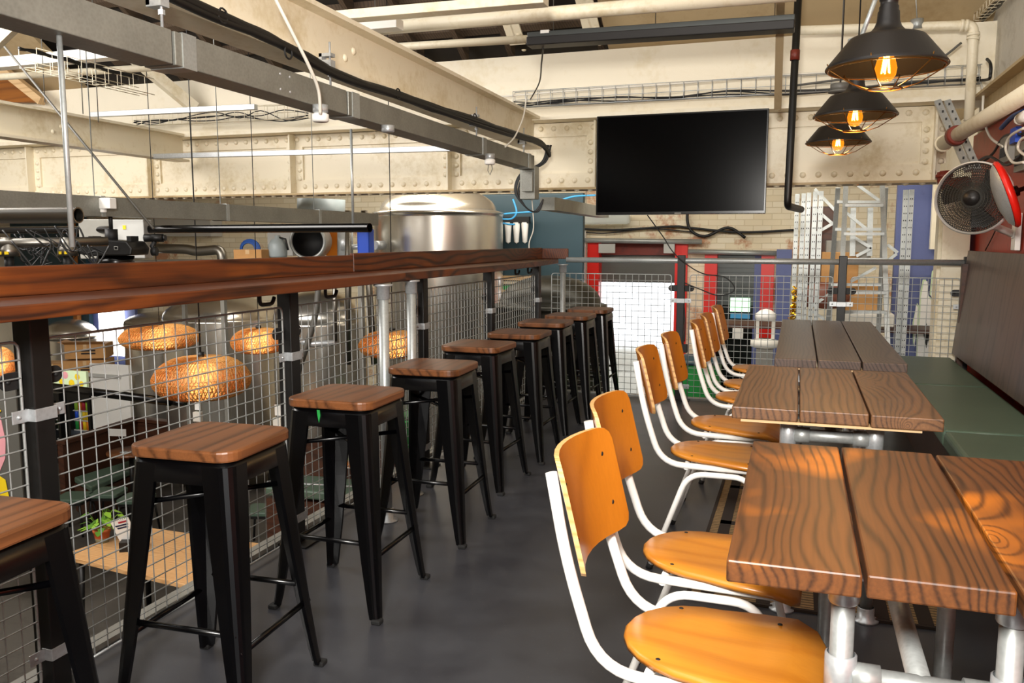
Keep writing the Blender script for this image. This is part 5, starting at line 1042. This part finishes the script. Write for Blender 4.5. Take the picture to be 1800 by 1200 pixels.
# step ladder
t = thing('stepladder', 'aluminium stepladder standing behind the far railing', 'ladder', PY(1510, 600, 8.0)); L0 = t.location.copy(); t.location.z = LZ; L0.z = LZ
def lad(tl, tr, bl, br2, Y, Y2, rungs, mat='galvanised', ww=.04):
    for p, q in ((tl, bl), (tr, br2)): a_, b_ = PY(*p, Y), PY(*q, Y2); d_ = (b_ - a_) / (b_.z - a_.z); MB().beam(a_ - L0, a_ + d_ * (LZ + .02 - a_.z) - L0, ww, .03, (0, 1, 0)).build('stile', mat, t)
    for y in rungs:
        f = (y - tl[1]) / (bl[1] - tl[1]); a_ = PY(tl[0] + (bl[0] - tl[0]) * f, y, Y + (Y2 - Y) * f); f2 = (y - tr[1]) / (br2[1] - tr[1]); b_ = PY(tr[0] + (br2[0] - tr[0]) * f2, y, Y + (Y2 - Y) * f2)
        MB().beam(a_ - L0, b_ - L0, .08, .025).build('tread', mat, t)
lad((1487, 326), (1551, 326), (1474, 600), (1560, 600), 8.05, 7.75, (361, 411, 456, 514, 548))
lad((1473, 330), (1557, 330), (1456, 560), (1545, 560), 8.15, 8.5, (355, 403, 500))
# stored goods
for k, (x, y, Y, s_, mat, l) in enumerate(((1475, 478, 9.1, (.34, .3, .4), 'cardboard', 'tall cardboard box stored behind the stepladder'), (1510, 528, 9.0, (.36, .3, .3), 'cardboard', 'orange brown box stored below the stepladder treads'), (1490, 440, 9.2, (.42, .3, .2), 'grey_box', 'grey storage box on the rack behind the stepladder'), (1440, 440, 9.4, (.26, .3, .9), 'booth_wood', 'dark brown timber cupboard behind the racking uprights'), (1520, 560, 8.9, (.5, .3, .12), 'offwhite', 'stack of pale trays behind the stepladder foot'))):
    one(MB().box((0, 0, 0), s_), 'stored_box', mat, l, 'box', loc=PY(x, y, Y), bevel=.006)
m = MB(); m.lathe([(.0001, -.12), (.2, -.1), (.24, 0), (.2, .1), (.08, .15), (.0001, .15)], seg=20); o_ = one(m, 'leather_holdall', 'brown_vinyl', 'crumpled brown holdall stored behind the racking', 'bag', loc=PY(1455, 522, 8.95)); o_.scale = (1.1, .7, 1)
one(MB().box((0, 0, 0), (3.0, .5, .04)), 'rack_shelf', 'booth_wood', 'dark shelf of the racking behind the stepladder', 'shelf', loc=PY(1490, 575, 9.3))
rt_ = random.Random(9); t = thing('gold_tinsel', 'strand of gold tinsel hanging beside the racking uprights', 'tinsel', PY(1396, 540, 8.93))
m = MB()
for k in range(170):
    z_ = rt_.uniform(-.25, .2); d_ = V((rt_.uniform(-1, 1), rt_.uniform(-1, 1), rt_.uniform(-1, 1))).normalized() * .05; c_ = V((.015 * math.sin(z_ * 12), 0, z_)); s_ = d_.orthogonal().normalized() * .006; m.add([c_ - s_, c_ + s_, c_ + d_ + s_, c_ + d_ - s_], [(0, 1, 2, 3)])
o_ = m.build('strands', 'gold', t); o_['kind'] = 'stuff'
p = PY(1346, 560, 8.8); t = thing('lifting_hoist', 'white round headed machine on a grey post behind the far chairs', 'machine', p)
MB().lathe([(.0001, .1), (.05, .09), (.1, .05), (.1, .0), (.07, -.02), (.0001, -.02)], seg=20).build('cap', 'white_paint', t); MB().bb(-.09, -.06, -.04, .04, -.2, 0).bb(.06, .09, -.04, .04, -.2, 0).lathe([(.06, -.2), (.14, -.22), (.14, -.28), (.08, -.3), (.0001, -.3)], seg=20).build('head', 'offwhite', t); MB().bb(-.08, .08, -.08, .08, LZ - p.z, -.3).build('post', 'grey_box', t)
one(MB().box((0, 0, 0), (.14, .01, .2)), 'paper_notice', 'white', 'white paper notice low behind the middle orange chair backs', 'notice', loc=PY(1297, 582, FY - .2))
t = thing('waste_bin', 'green bin behind the mesh below the orange chair backs', 'bin', PY(1222, 668, 9.0)); t.location.z = LZ; zb = PY(1222, 636, 9.0).z - LZ
MB().lathe([(.0001, 0), (.22, 0), (.27, zb)], seg=24).build('body', 'green', t); MB().lathe([(.27, zb), (.285, zb), (.285, zb + .03), (.2, zb + .06), (.0001, zb + .08)], seg=24).build('lid', 'teal_dark', t)
